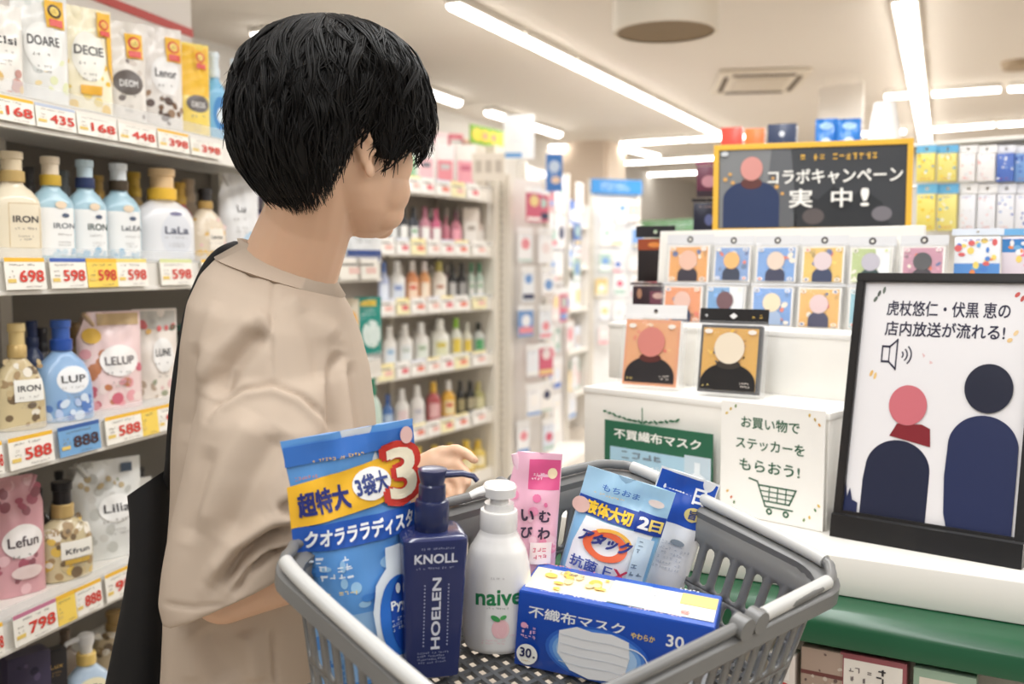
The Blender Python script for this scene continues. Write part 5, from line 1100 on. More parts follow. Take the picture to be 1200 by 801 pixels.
# ------------------------------------------------------------------ goods in the basket
FZ = MBK @ Vector((0, 0, -BD + .0045))
def on_floor(px, py, lift=0.0): return on_plane(px, py, FZ + bz * lift, bz)
def stand(px, py, yaw, blend=.5, roll=0.0, back=0.0, lift=0.0):
    """upright frame on the basket floor; yaw > 0 turns the front to the right, roll > 0 leans right, back > 0 leans away"""
    o = on_floor(px, py, lift); z = (bz * blend + Vector((0, 0, 1)) * (1 - blend)).normalized()
    x = Vector((math.cos(yaw), math.sin(yaw), 0)); x = (x - z * x.dot(z)).normalized(); y = z.cross(x)
    R = Matrix.Rotation(roll, 3, y); x, z = R @ x, R @ z
    R = Matrix.Rotation(-back, 3, x); y, z = R @ y, R @ z
    return basis(o, x, y, z), o
# --- large blue refill pouch
M, o = stand(436, 791, .52, .6, roll=-.085, back=.13, lift=.004); sc = o.y / FPX
hh = 1.07 * (791 - 508) * sc; ww = 163 * sc
SKY = (96, 156, 222); NV = (30, 68, 158)
def pr_big(p, w, h):
    p.quadgrid(-.40 * w, .02 * h, .42 * w, .30 * h, mat((150, 192, 234), .35), 10, 8)
    rr = random.Random(4)
    for _ in range(26): p.ell(rr.uniform(-.40, .42) * w, rr.uniform(.06, .52) * h, rr.uniform(.02, .08) * w, rr.uniform(.02, .06) * w, mat(rr.choice([(128, 180, 230), (70, 134, 210), (160, 204, 240), (90, 150, 220)]), .35), 14); p.lift += .00003
    p.up(); p.up()
    p.poly([(-.492 * w, .66 * h), (.49 * w, .72 * h), (.49 * w, .885 * h), (-.492 * w, .825 * h)], mat((246, 190, 50), .35))
    p.quadgrid(-.49 * w, .565 * h, .47 * w, .665 * h, mat((40, 92, 184), .35), 14, 3)
    p.quadgrid(-.49 * w, .90 * h, .49 * w, .975 * h, mat((58, 116, 200), .35), 14, 3); p.up()
    p.lines(-.1 * w, .905 * h, .5 * w, .02 * h, 1, mat((240, 196, 80), .4), 3); p.lines(-.33 * w, .85 * h, .26 * w, .02 * h, 1, mat((226, 130, 60), .4), 4)
    p.text('超特大', -.25 * w, .752 * h, .088 * h, mat((36, 46, 120), .4), bold=.05, width=.36 * w, rot=.05)
    p.ell(.115 * w, .782 * h, .15 * w, .062 * h, mat((246, 246, 244), .35), 24); p.up(); p.text('3袋大', .115 * w, .782 * h, .075 * h, mat((40, 60, 130), .4), bold=.04, width=.25 * w, rot=.05)
    p.text('3', .36 * w, .80 * h, .215 * h, mat((206, 58, 48), .4), bold=.07, width=.25 * w); p.up(); p.text('3', .36 * w, .80 * h, .19 * h, mat((250, 240, 214), .4), bold=.03, width=.21 * w); p.up()
    p.ell(.42 * w, .945 * h, .05 * w, .035 * h, mat((236, 196, 190), .4), 16)
    p.text('クオラララディスタ', .0, .617 * h, .066 * h, mat((248, 250, 252), .4), bold=.045, width=.82 * w, slant=.1)
    # printed bottle picture
    p.poly([(.02 * w, .03 * h), (.40 * w, .03 * h), (.42 * w, .30 * h), (.38 * w, .40 * h), (.28 * w, .455 * h), (.27 * w, .535 * h), (.13 * w, .535 * h), (.12 * w, .455 * h), (.02 * w, .40 * h), (-.02 * w, .30 * h)], mat((226, 236, 246), .35)); p.up()
    p.ell(.20 * w, .255 * h, .175 * w, .165 * h, mat((44, 112, 206), .35), 32); p.up(); p.ell(.24 * w, .255 * h, .125 * w, .16 * h, mat((24, 74, 172), .35), 28); p.up()
    p.text('Pyy.', .19 * w, .30 * h, .045 * h, mat((240, 246, 252), .4), bold=.03); p.lines(.19 * w, .23 * h, .2 * w, .06 * h, 3, mat((214, 230, 246), .4), 8)
    p.ell(.19 * w, .37 * h, .02 * w, .022 * h, mat((236, 242, 250), .4), 12)
    p.lines(-.26 * w, .50 * h, .38 * w, .10 * h, 3, mat((232, 240, 250), .4), 9, gap=.7); p.lines(-.2 * w, .40 * h, .26 * w, .03 * h, 1, mat((240, 214, 130), .4), 10); p.lines(.12 * w, .07 * h, .5 * w, .06 * h, 2, mat((244, 248, 252), .4), 12)
pouch('refill_pouch', 'large blue and yellow refill pouch leaning at the left end of the basket', None, None, 0, hh, ww, .05, SKY, taper=.46, top=.16, pr=pr_big, M=M, seed=3, wr=.0011, backcol=(226, 234, 242))
# --- navy pump bottle
M, o = stand(502, 782, .26, .3, lift=.008); sc = o.y / FPX; h = (778 - 538) * sc * 1.03; w = 78 * sc
def pr_navy(p, w, h):
    c = mat((214, 216, 226), .35); c2 = mat((150, 156, 184), .4)
    p.text('KNOLL', .0, .855 * h, .062 * h, c, bold=.03, width=.64 * w); p.lines(0, .925 * h, .6 * w, .025 * h, 1, c2, 1); p.lines(0, .79 * h, .6 * w, .025 * h, 1, c2, 2)
    p.text('HOELEN', .02 * w,   .47 * h, .13 * w, c, bold=.03, width=.50 * h, rot=PI / 2)
    for dx in (-.17, .19):
        for k in range(18): p.quadgrid(dx * w, (.24 + k * .025) * h, (dx + .02) * w, (.24 + k * .025 + .012) * h, c2, 1, 1)
    p.lines(0, .16 * h, .56 * w, .09 * h, 4, c2, 5)
NAVY = (38, 46, 92)
t = empty('pump_bottle', M=M); tag(t, 'tall navy square pump bottle with silver lettering in the basket', 'bottle')
hb = h * .705; prof = [(0, w * .40, w * .36, 7), (.002, w * .42, w * .38, 8), (hb * .955, w * .50, w * .44, 9), (hb * .975, w * .495, w * .435, 8), (hb * .99, w * .46, w * .40, 7), (hb, w * .40, w * .36, 6)]
mb = MB(); srings(mb, prof, mat(NAVY, .22, coat=.5), 48); mb.build('body', t, angle=.5)
p = Print(front_fn([q for q in prof])); p.grid = w * .1; pr_navy(p, w, hb); p.build('printed_label', t)
mnv = mat((36, 44, 84), .28, coat=.3)
mb = MB(); r = w * .26; mb.lathe([(r * .95, hb), (r, hb + .002), (r, hb + .030), (r * .93, hb + .033), (r * .80, hb + .034), (r * .78, hb + .050), (r * .62, hb + .053)], mnv, 32); mb.build('collar', t, angle=.5)
mb = MB(); zt = h; mb.lathe([(r * .40, hb + .05), (r * .40, zt - .024), (r * .62, zt - .022), (r * .86, zt - .004), (r * .84, zt - .001), (r * .5, zt)], mnv, 32)
mb.tube([(0, 0, zt - .008), (.016, -.004, zt - .006), (.032, -.008, zt - .005), (.044, -.011, zt - .008), (.048, -.012, zt - .013)], [.0085, .0072, .0058, .005, .0045], mnv, 14, flat=.62); mb.build('pump_head', t, angle=.6)
# --- white foam bottle
M, o = stand(580, 754, .02, .3, lift=.006); sc = o.y / FPX; h = (750 - 560) * sc * 1.05; w = 83 * sc
t = empty('foam_bottle', M=M); tag(t, 'white foam pump bottle with a small pink peach in the basket', 'bottle'); hb = h * .72; mw = mat((240, 238, 235), .25, coat=.4)
prof = smooth_prof([(0, w * .40, w * .34, 2.4), (.004, w * .44, w * .37, 2.5), (hb * .18, w * .485, w * .40, 2.5), (hb * .45, w * .50, w * .41, 2.5), (hb * .68, w * .47, w * .40, 2.4), (hb * .84, w * .40, w * .36, 2.2), (hb * .95, w * .30, w * .29, 2), (hb, w * .265, w * .265, 2)], 5)
mb = MB(); srings(mb, prof, mw, 48); mb.build('body', t)
p = Print(front_fn(prof)); p.grid = .006; mgn = mat((40, 130, 80), .4)
p.text('naive', .03 * w, .50 * hb, .125 * hb, mgn, bold=.03, width=.64 * w, rot=.03); p.lines(0, .66 * hb, .25 * w, .03 * hb, 1, mat((190, 186, 186), .5), 1); p.lines(.02 * w, .41 * hb, .32 * w, .024 * hb, 1, mat((120, 140, 130), .5), 2)
p.ell(.05 * w, .235 * hb, .11 * w, .085 * hb, mat((246, 196, 200), .4), 24); p.ell(.10 * w, .23 * hb, .09 * w, .08 * hb, mat((248, 208, 208), .4), 22); p.up(); p.ell(-.01 * w, .325 * hb, .075 * w, .022 * hb, mat((70, 160, 90), .4), 14, rot=-.5)
p.ell(.10 * w, .335 * hb, .05 * w, .018 * hb, mat((90, 176, 100), .4), 12, rot=.5); p.lines(.0, .12 * hb, .4 * w, .05 * hb, 2, mat((240, 200, 206), .5), 6); p.lines(.28 * w, .18 * hb, .2 * w, .02 * hb, 1, mat((240, 180, 196), .5), 7)
p.build('printed_label', t)
mb = MB(); r = w * .27; mb.lathe([(r * .96, hb - .001), (r, hb + .002), (r, hb + .021), (r * .96, hb + .0235), (r * .80, hb + .024), (r * .78, hb + .032)], mw, 36); mb.build('collar', t, angle=.5)
mb = MB(); z0 = hb + .03; mb.lathe([(r * .50, z0 - .004), (r * .50, z0 + .008), (r * .62, z0 + .011), (r * .86, h - .015), (r * .90, h - .004), (r * .8, h - .001), (r * .4, h)], mw, 32)
mb.tube([(0, 0, h - .009), (-.014, -.002, h - .008), (-.026, -.004, h - .011), (-.034, -.005, h - .015)], [.010, .0088, .007, .006], mw, 14, flat=.7); mb.build('pump_head', t, angle=.6)
# --- pink spouted pouch behind
M, o = stand(614, 736, .0, .4, roll=.02, back=.06); sc = o.y / FPX; h = (738 - 531) * sc * 1.04; w = 64 * sc
def pr_pink(p, w, h):
    p.quadgrid(-.1 * w, .80 * h, .48 * w, .965 * h, mat((226, 92, 146), .35), 6, 5); p.up(); p.ell(.34 * w, .89 * h, .09 * w, .03 * h, mat((246, 226, 190), .4), 16); p.lines(.1 * w, .87 * h, .3 * w, .05 * h, 2, mat((250, 226, 236), .4), 1)
    flowers([(240, 150, 186), (248, 206, 222), (232, 120, 166)], 16, 3, .35, .8)(p, w, h); p.up()
    for k, (x, s) in enumerate(((-.08, 'いび'), (.24, 'むわ'))): p.text(s[0], x * w, .66 * h, .06 * h, mat((60, 46, 70), .4), bold=.04); p.text(s[1], x * w, .57 * h, .06 * h, mat((60, 46, 70), .4), bold=.04)
    p.quadgrid(.0 * w, .40 * h, .40 * w, .52 * h, mat((250, 236, 240), .4), 4, 3); p.up(); p.lines(.2 * w, .46 * h, .32 * w, .08 * h, 2, mat((214, 80, 120), .4), 5)
pouch('spout_pouch', 'pink refill pouch with a spout behind the white foam bottle', None, None, 0, h, w, .04, (244, 190, 212), pr=pr_pink, M=M, seed=9, spout=-1, spoutcol=(244, 206, 222))
# --- white pouch with blue top band, behind the light blue one
M, o = stand(754, 717, -.12, .5, roll=.25, back=.10, lift=.006); sc = o.y / FPX; h = (716 - 556) * sc * 1.1; w = 72 * sc
def pr_wb(p, w, h):
    p.quadgrid(-.48 * w, .66 * h, .48 * w, .985 * h, mat((34, 82, 180), .35), 10, 6); p.quadgrid(-.48 * w, .02 * h, .48 * w, .08 * h, mat((40, 110, 200), .35), 8, 2); p.up()
    p.text('日', .24 * w, .88 * h, .10 * h, mat((244, 246, 250), .4), bold=.04); p.ell(.22 * w, .755 * h, .14 * w, .05 * h, mat((236, 216, 140), .4), 18); p.up(); p.text('旨', .22 * w, .755 * h, .06 * h, mat((50, 70, 140), .4), bold=.03)
    p.lines(.1 * w, .45 * h, .6 * w, .2 * h, 6, mat((200, 204, 212), .5), 4); p.ell(.12 * w, .55 * h, .12 * w, .02 * h, mat((140, 150, 160), .5), 12)
pouch('refill_pouch', 'white pouch with blue top band behind the light blue pouch', None, None, 0, h, w, .035, (240, 241, 243), pr=pr_wb, M=M, seed=12)
# --- light blue detergent pouch
M, o = stand(688, 729, -.16, .5, roll=.22, back=.12, lift=.006); sc = o.y / FPX; h = (729 - 563) * sc * 1.10; w = 108 * sc
def pr_at(p, w, h):
    f0 = p.fn; p.fn = lambda u, v, l: f0(u, v if v > .97 * h else .30 * h + .70 * v, l)
    rr = random.Random(6)
    p.quadgrid(-.47 * w, .03 * h, .47 * w, .58 * h, mat((140, 196, 236), .35), 12, 10); p.up()
    p.poly([(-.42 * w, .05 * h), (.36 * w, .05 * h), (.34 * w, .3 * h), (.40 * w, .56 * h), (-.36 * w, .56 * h), (-.42 * w, .3 * h)], mat((244, 247, 250), .35)); p.up()
    p.quadgrid(-.49 * w, .575 * h, .49 * w, .735 * h, mat((36, 74, 168), .35), 14, 4); p.up()
    p.quadgrid(.18 * w, .565 * h, .49 * w, .75 * h, mat((30, 66, 160), .35), 6, 4); p.up()
    p.text('液体大切', -.13 * w, .655 * h, .115 * h, mat((248, 206, 60), .4), bold=.06, width=.52 * w); p.text('2', .26 * w, .655 * h, .10 * h, mat((246, 246, 250), .4), bold=.05); p.text('日', .40 * w, .655 * h, .10 * h, mat((246, 220, 120), .4), bold=.05)
    p.ell(-.45 * w, .64 * h, .10 * w, .075 * h, mat((226, 190, 180), .4), 18); p.ell(-.07 * w, .36 * h, .25 * w, .135 * h, mat((240, 110, 70), .35), 30, ring=.62); p.up()
    p.ell(-.03 * w, .39 * h, .25 * w, .135 * h, mat((248, 190, 80), .35), 24, ring=.78, a0=.2, a1=2.4); p.up()
    p.text('アタック', -.08 * w, .40 * h, .11 * h, mat((40, 52, 130), .4), bold=.06, width=.56 * w, slant=.25); p.up()
    p.text('抗菌', -.24 * w, .155 * h, .10 * h, mat((60, 80, 160), .4), bold=.03, width=.30 * w); p.text('E', .03 * w, .155 * h, .095 * h, mat((70, 90, 166), .4), bold=.0); p.text('X', .17 * w, .155 * h, .10 * h, mat((224, 70, 96), .4), bold=.02)
    p.quadgrid(.24 * w, .07 * h, .43 * w, .53 * h, mat((206, 226, 240), .35), 4, 8); p.up(); p.lines(.33 * w, .30 * h, .15 * w, .42 * h, 6, mat((120, 140, 160), .45), 4)
    p.text('もちおま', -.07 * w, .865 * h, .055 * h, mat((60, 110, 190), .4), bold=.02, width=.42 * w); p.lines(-.2 * w, .80 * h, .4 * w, .03 * h, 1, mat((226, 190, 120), .4), 8); p.ell(.33 * w, .86 * h, .09 * w, .035 * h, mat((240, 226, 220), .4), 16)
pouch('refill_pouch', 'light blue detergent pouch tilted right behind the mask box', None, None, 0, h, w, .05, (170, 212, 240), pr=pr_at, M=M, seed=15, taper=.06)
# --- mask box
M, o = stand(692, 797, -.30, .6, roll=.0, lift=.009); sc = o.y / FPX; w, h, d = 236 * sc, 97 * sc, .085
t = empty('mask_box', M=M @ Matrix.Translation((.02, d * .5, 0))); tag(t, 'blue box of thirty white face masks at the front of the basket', 'box')
mbl = mat((28, 76, 176), .3, coat=.3); mb = MB(); mb.box((-w / 2, -d / 2, 0), (w / 2, d / 2, h), mbl, .0012); mb.build('body', t)
lid = MB(); lid.box((-w / 2 + .0015, -d / 2 + .001, h), (w / 2 - .0015, d / 2 - .001, h + .001), mat((40, 92, 190), .3, coat=.3)); lo_ = lid.build('lid', t)
p = Print(lambda u, v, l: (u, -d / 2 - l, v)); p.grid = .02; wt = mat((250, 250, 250), .35)
p.text('不織布マスク', -.19 * w, .76 * h, .15 * h, wt, bold=.02, width=.50 * w); p.text('やわらか', .155 * w, .71 * h, .08 * h, mat((240, 210, 120), .4), bold=.03, width=.12 * w); p.text('30', .315 * w, .74 * h, .15 * h, wt, bold=.02, width=.085 * w); p.lines(.41 * w, .70 * h, .09 * w, .07 * h, 1, wt, 3, gap=.8)
for k, c in enumerate(((52, 104, 200), (84, 140, 222), (126, 176, 236), (176, 210, 246))): p.ell(-.07 * w, .36 * h, (.27 - .02 * k) * w, (.36 - .03 * k) * h, mat(c, .35), 30); p.up()
# the mask: a pleated cup with an ear loop
msk = [(-.27, .60), (-.18, .69), (-.10, .66), (.0, .68), (.09, .62), (.10, .40), (.085, .20), (.02, .06), (-.10, .03), (-.20, .10), (-.27, .30)]
p.poly([(x * w, y * h) for x, y in msk], mat((240, 240, 240), .5)); p.up()
for k in range(4): y = .56 - k * .12; p.line([(-.26 * w, y * h), (-.15 * w, (y - .02) * h), (.0, (y - .01) * h), (.095 * w, (y - .03) * h)], .0009, mat((214, 218, 224), .5))
p.ell(.10 * w, .33 * h, .10 * w, .22 * h, mat((240, 244, 248), .4), 24, ring=.93, a0=-1.5, a1=1.7)
p.ell(-.43 * w, .19 * h, .056 * w, .14 * h, mat((248, 246, 238), .4), 30); p.up(); p.text('30', -.437 * w, .215 * h, .12 * h, mat((40, 44, 90), .4), bold=.03, width=.06 * w); p.ell(-.392 * w, .17 * h, .007 * w, .015 * h, mat((40, 44, 90), .4), 8); p.lines(-.43 * w, .105 * h, .07 * w, .03 * h, 1, mat((206, 170, 90), .4), 4)
p.ell(-.455 * w, .58 * h, .018 * w, .04 * h, mat((240, 170, 200), .4), 14); p.lines(-.42 * w, .50 * h, .10 * w, .20 * h, 3, mat((240, 190, 214), .4), 2, gap=.6)
p.quadgrid(.255 * w, .04 * h, .49 * w, .52 * h, mat((232, 236, 242), .35), 3, 3); p.up(); p.lines(.36 * w, .44 * h, .17 * w, .10 * h, 1, mat((70, 80, 140), .4), 6, gap=.8); p.lines(.37 * w, .22 * h, .2 * w, .2 * h, 3, mat((190, 196, 206), .5), 7)
p.build('printed_front', t, smooth=False)
p = Print(lambda u, v, l: (u, v, h + .001 + l)); p.grid = .02
p.quadgrid(-.485 * w, -.36 * d, .485 * w, .34 * d, mat((248, 238, 206), .35), 8, 3); p.up(); p.quadgrid(.14 * w, -.36 * d, .485 * w, .34 * d, mat((244, 240, 232), .35), 4, 3); p.up()
p.quadgrid(.30 * w, .0 * d, .485 * w, .34 * d, mat((248, 214, 120), .35), 2, 2); p.quadgrid(-.06 * w, -.36 * d, .14 * w, .34 * d, mat((206, 228, 244), .35), 2, 2); p.up()
rr = random.Random(2)
for _ in range(16): p.ell(rr.uniform(-.4, -.08) * w, rr.uniform(-.3, .28) * d, rr.uniform(.01, .035) * w, rr.uniform(.03, .1) * d, mat(rr.choice([(250, 214, 110), (248, 228, 170), (244, 200, 90)]), .35), 12); p.lift += .00003
p.lines(-.3 * w, .22 * d, .3 * w, .12 * d, 1, mat((150, 140, 120), .4), 3); p.lines(-.2 * w, -.43 * d, .5 * w, .08 * d, 1, mat((236, 240, 250), .4), 4); p.lines(.2 * w, -.43 * d, .3 * w, .08 * d, 1, mat((240, 210, 220), .4), 5)
p.lines(-.3 * w, .42 * d, .34 * w, .08 * d, 1, mat((240, 150, 150), .4), 6); p.lines(.36 * w, .42 * d, .2 * w, .09 * d, 1, mat((244, 244, 248), .4), 7); p.lines(.38 * w, -.24 * d, .16 * w, .16 * d, 1, mat((226, 80, 60), .4), 8, gap=.8); p.lines(.19 * w, .05 * d, .06 * w, .4 * d, 3, mat((170, 170, 176), .4), 9)
p.build('printed_top', lo_, smooth=False)
# ------------------------------------------------------------------ the person
person = empty('person', (P(320, 800, 1.38).x, 1.38, 0)); tag(person, 'person with short black hair in a beige t-shirt, seen from behind, holding the basket', 'person')
PI0 = person.matrix_basis.inverted()
def remesh(mb, name, voxel, m, smooth_it=6, fac=.5, deform=None, parent=None):
    me = bpy.data.meshes.new('tmp'); me.from_pydata(mb.v, [], mb.f); o = bpy.data.objects.new('tmp', me); COL.objects.link(o)
    r = o.modifiers.new('r', 'REMESH'); r.mode = 'VOXEL'; r.voxel_size = voxel; r.adaptivity = 0
    s = o.modifiers.new('s', 'SMOOTH'); s.factor = fac; s.iterations = smooth_it
    m2 = bpy.data.meshes.new_from_object(o.evaluated_get(bpy.context.evaluated_depsgraph_get())); bpy.data.objects.remove(o); bpy.data.meshes.remove(me)
    m2.name = name; m2.materials.clear(); m2.materials.append(m)
    if deform: deform(m2)
    m2.polygons.foreach_set('use_smooth', [True] * len(m2.polygons)); m2.update()
    ob = bpy.data.objects.new(name, m2); COL.objects.link(ob)
    if parent: ob.parent = parent; ob.matrix_parent_inverse = parent.matrix_basis.inverted()
    return ob
ICO = None
def ball(mb, p, r, sc=(1, 1, 1), R=None):
    global ICO
    if ICO is None:
        bm = bmesh.new(); bmesh.ops.create_icosphere(bm, subdivisions=3, radius=1); bm.verts.index_update(); ICO = ([v.co.copy() for v in bm.verts], [[v.index for v in f.verts] for f in bm.faces]); bm.free()
    vs = []
    for v in ICO[0]:
        q = Vector((v.x * r * sc[0], v.y * r * sc[1], v.z * r * sc[2]))
        if R: q = R @ q
        vs.append(q + Vector(p))
    mb.add(vs, ICO[1], None)
def limb(mb, pts, seg=18):
    """pts: (point, radius): one tapered tube with round ends"""
    P_, R_ = [], []
    (a, ra), (b, rb) = pts[0], pts[1]; d = (a - b).normalized()
    for k in (1.0, .92, .7, .38): P_.append(a + d * ra * k); R_.append(ra * math.sqrt(max(1 - k * k, .0004)))
    for i in range(len(pts) - 1):
        for k in range(8):
            t = k / 8; P_.append(pts[i][0].lerp(pts[i + 1][0], t)); R_.append(pts[i][1] + (pts[i + 1][1] - pts[i][1]) * t)
    a, ra = pts[-1]; d = (a - pts[-2][0]).normalized(); P_.append(a); R_.append(ra)
    for k in (.38, .7, .92, 1.0): P_.append(a + d * ra * k); R_.append(ra * math.sqrt(max(1 - k * k, .0004)))
    mb.tube(P_, R_, None, seg)
# --- frames
HA = math.radians(46); DH = 1.34
HC = P(390, 151, DH); hy_ = Vector((math.cos(HA), math.sin(HA), 0)); hx_ = Vector((math.sin(HA), -math.cos(HA), 0))
HM = basis(HC, hx_, hy_, Vector((0, 0, 1)))
BA = math.radians(18); bd = Vector((math.cos(BA), math.sin(BA), 0)); bs = Vector((math.sin(BA), -math.cos(BA), 0))    # facing, right side
# --- body: head, neck, trunk, arms, hand and legs as one surface
sk = MB(); rings = []
HEAD = [(.108, .012, .015, -.02), (.102, .036, .036, -.05), (.085, .058, .066, -.078), (.055, .071, .086, -.094), (.02, .0755, .094, -.099), (-.01, .076, .096, -.097), (-.035, .0735, .090, -.088), (-.06, .071, .092, -.074), (-.085, .066, .0905, -.05), (-.108, .056, .089, -.02), (-.125, .043, .086, .008), (-.137, .028, .080, .03), (-.143, .010, .068, .045)]
for z, w, yf, yb in HEAD:
    rings.append([HM @ Vector((w * math.copysign(abs(math.cos(a)) ** .92, math.cos(a)), (yf + yb) / 2 + (yf - yb) / 2 * math.copysign(abs(math.sin(a)) ** .92, math.sin(a)), z)) for a in [2 * PI * k / 36 for k in range(36)]])
sk.rings(rings, None)
def hb_(p, r, sc=(1, 1, 1)): ball(sk, HM @ Vector(p), r, sc, HM.to_3x3())
hb_((0, .100, -.047), .014, (.75, .9, 1.7)); hb_((0, .110, -.060), .012, (1.1, .9, .8))                       # nose
hb_((0, .091, -.092), .016, (1.3, .55, .35)); hb_((0, .089, -.104), .015, (1.2, .6, .4)); hb_((0, .080, -.128), .02, (1.1, .7, .8))   # lips, chin
for s in (-1, 1):
    hb_((s * .034, .084, -.008), .016, (1.5, .5, .45)); hb_((s * .043, .062, -.042), .032, (1, .95, 1.2)); hb_((s * .041, .060, -.080), .031, (1, .95, 1.1)); hb_((s * .033, .062, -.108), .026, (1, .95, 1)); hb_((s * .050, .066, .004), .028, (1, .9, 1))
    for k in range(9):                                # ear: a curled rim over a flat shell
        a = -2.2 + k * .52; hb_((s * (.083 + .006 * math.sin(k * .7)), -.008 + .014 * math.cos(a + PI), -.034 + .024 * math.sin(a + PI / 2 + .6)), .0062)
    hb_((s * .080, -.008, -.034), .02, (.28, .62, 1.1)); hb_((s * .081, -.002, -.060), .009, (.6, .9, 1.1))
limb(sk, [(HM @ Vector((0, -.028, -.06)), .060), (P(362, 255, 1.355), .0605), (P(338, 320, 1.385), .068), (P(325, 380, 1.40), .08)])
limb(sk, [(P(325, 420, 1.40), .10), (P(318, 560, 1.40), .105), (P(310, 720, 1.40), .105), (P(300, 860, 1.40), .11)], 24)
SHp, ELp, WRp = P(322, 440, 1.29), P(262, 694, 1.215), P(486, 570, 1.255)
limb(sk, [(P(326, 410, 1.38), .05), (SHp, .044), (SHp.lerp(ELp, .6), .041), (ELp, .039)])
limb(sk, [(ELp, .039), (ELp.lerp(WRp, .3) + Vector((0, 0, -.014)), .0425), (ELp.lerp(WRp, .7) + Vector((0, 0, -.008)), .032), (WRp, .0255)])
hd_ = lambda x, y, D=1.24: P(x, y, D)
limb(sk, [(WRp, .0255), (hd_(500, 552, 1.25), .024), (hd_(512, 542, 1.245), .020)])
for a, b, r in ((hd_(495, 548, 1.25), hd_(519, 530, 1.24), .0125), (hd_(495, 556, 1.25), hd_(522, 544, 1.235), .0125), (hd_(494, 564, 1.25), hd_(521, 557, 1.23), .012), (hd_(492, 570, 1.25), hd_(516, 569, 1.225), .011)): limb(sk, [(a, r), (b, r * .82)], 12)
for pts, r in (([(519, 530, 1.24), (535, 526, 1.235), (547, 531, 1.228), (556, 539, 1.222)], .0080), ([(522, 544, 1.235), (538, 545, 1.228), (547, 555, 1.215), (548, 566, 1.205)], .0080), ([(521, 557, 1.23), (534, 560, 1.222), (541, 571, 1.208), (539, 581, 1.20)], .0076), ([(516, 569, 1.225), (526, 574, 1.218), (530, 583, 1.205), (526, 591, 1.20)], .0066), ([(498, 572, 1.24), (508, 583, 1.215), (516, 590, 1.20), (522, 592, 1.195)], .0085)):
    limb(sk, [(P(*q), r * (1 - .09 * i)) for i, q in enumerate(pts)], 10)
lsh, lel, lwr = P(345, 420, 1.58), P(335, 690, 1.62), P(350, 880, 1.60)
limb(sk, [(P(330, 400, 1.45), .06), (lsh, .052), (lel, .040), (lwr, .027)])
limb(sk, [(lwr, .03), (lwr + Vector((.01, 0, -.07)), .028)], 12)
for k in range(4):
    q = lwr + Vector((.012 * (k - 1.5), .006 * k, -.075)); limb(sk, [(q, .0085), (q + Vector((.004, 0, -.04)), .008), (q + Vector((.014, -.008, -.07 + .006 * abs(k - 1))), .007)], 10)
limb(sk, [(lwr + Vector((.02, -.02, -.03)), .011), (lwr + Vector((.04, -.03, -.07)), .0095), (lwr + Vector((.045, -.03, -.09)), .008)], 10)
hip = P(300, 860, 1.40); feet = []
for s in (-1, 1):
    h_ = hip + bs * (.095 * s) + Vector((0, 0, -.02)); kn = Vector((h_.x + .02, h_.y, .50)); an = Vector((h_.x, h_.y, .09)); feet.append((h_, kn, an))
    limb(sk, [(h_, .085), (kn, .056), (an, .042)]); limb(sk, [(an, .04), (an + bd * .12 + Vector((0, 0, -.045)), .03)])
m_skin = mat((224, 184, 154), .5, sss=.12)
remesh(sk, 'body', .0032, m_skin, 5, .5, parent=person)
mb = MB()
for s in (-1, 1):
    for k in range(2):
        c = HM @ Vector((s * .033, .083 + .0065 * k, -.030)); bmx = bmesh.new(); bmesh.ops.create_uvsphere(bmx, u_segments=16, v_segments=10, radius=.0115 if k == 0 else .0062); mb.addbm(bmx, mat((240, 238, 234), .2) if k == 0 else mat((40, 28, 24), .2), Matrix.Translation(c))
e = mb.build('eye', person); e.matrix_parent_inverse = PI0
# --- hair
RHO = [(.146, .0), (.143, .030), (.136, .055), (.122, .082), (.10, .105), (.07, .122), (.035, .132), (0, .1345), (-.03, .130), (-.055, .121), (-.08, .103), (-.098, .087), (-.112, .076)]
def rho(z):
    for (z0, r0), (z1, r1) in zip(RHO[:-1], RHO[1:]):
        if z >= z1: return r0 + (r1 - r0) * (z0 - z) / (z0 - z1)
    return RHO[-1][1]
ZE = [(0, -.022), (52, -.020), (62, -.03), (72, -.058), (80, -.054), (88, -.018), (100, -.014), (108, -.034), (118, -.066), (130, -.090), (145, -.104), (180, -.106)]
def zend(ph):
    a = abs((math.degrees(ph) + 180) % 360 - 180)
    for (a0, z0), (a1, z1) in zip(ZE[:-1], ZE[1:]):
        if a <= a1: return z0 + (z1 - z0) * (a - a0) / (a1 - a0)
    return ZE[-1][1]
def ear_in(ph, z):
    a = abs((math.degrees(ph) + 180) % 360 - 180); k = math.exp(-((a - 96) / 26) ** 2) * min(max((.07 - z) / .10, 0), 1)
    return 1 - .33 * k
def hp_(ph, z, k=1.0): r = rho(z) * k * ear_in(ph, z); return HM @ Vector((r * math.sin(ph), r * math.cos(ph) - .004, z))
m_hair = mat((14, 12, 11), .55, spec=.25)
mb = MB(); NS = 96; rings = []
for j in range(15):
    t = (j / 14) ** .9; ring = []
    for k in range(NS):
        ph = 2 * PI * k / NS; z = .1435 + (zend(ph) + .010 - .1435) * t; ring.append(hp_(ph, z, .955 + .012 * math.sin(ph * 23 + j) + .01 * math.sin(ph * 11 - j * .7)))
    rings.append(ring)
for kk in (.78, .55):
    rings.append([hp_(2 * PI * k / NS, zend(2 * PI * k / NS) + .014 + (.012 if kk < .6 else 0), kk) for k in range(NS)])
mb.rings(rings, m_hair, True, True)
rr = random.Random(11); hs = MB()
WH = math.radians(168)                                     # whorl sits towards the back
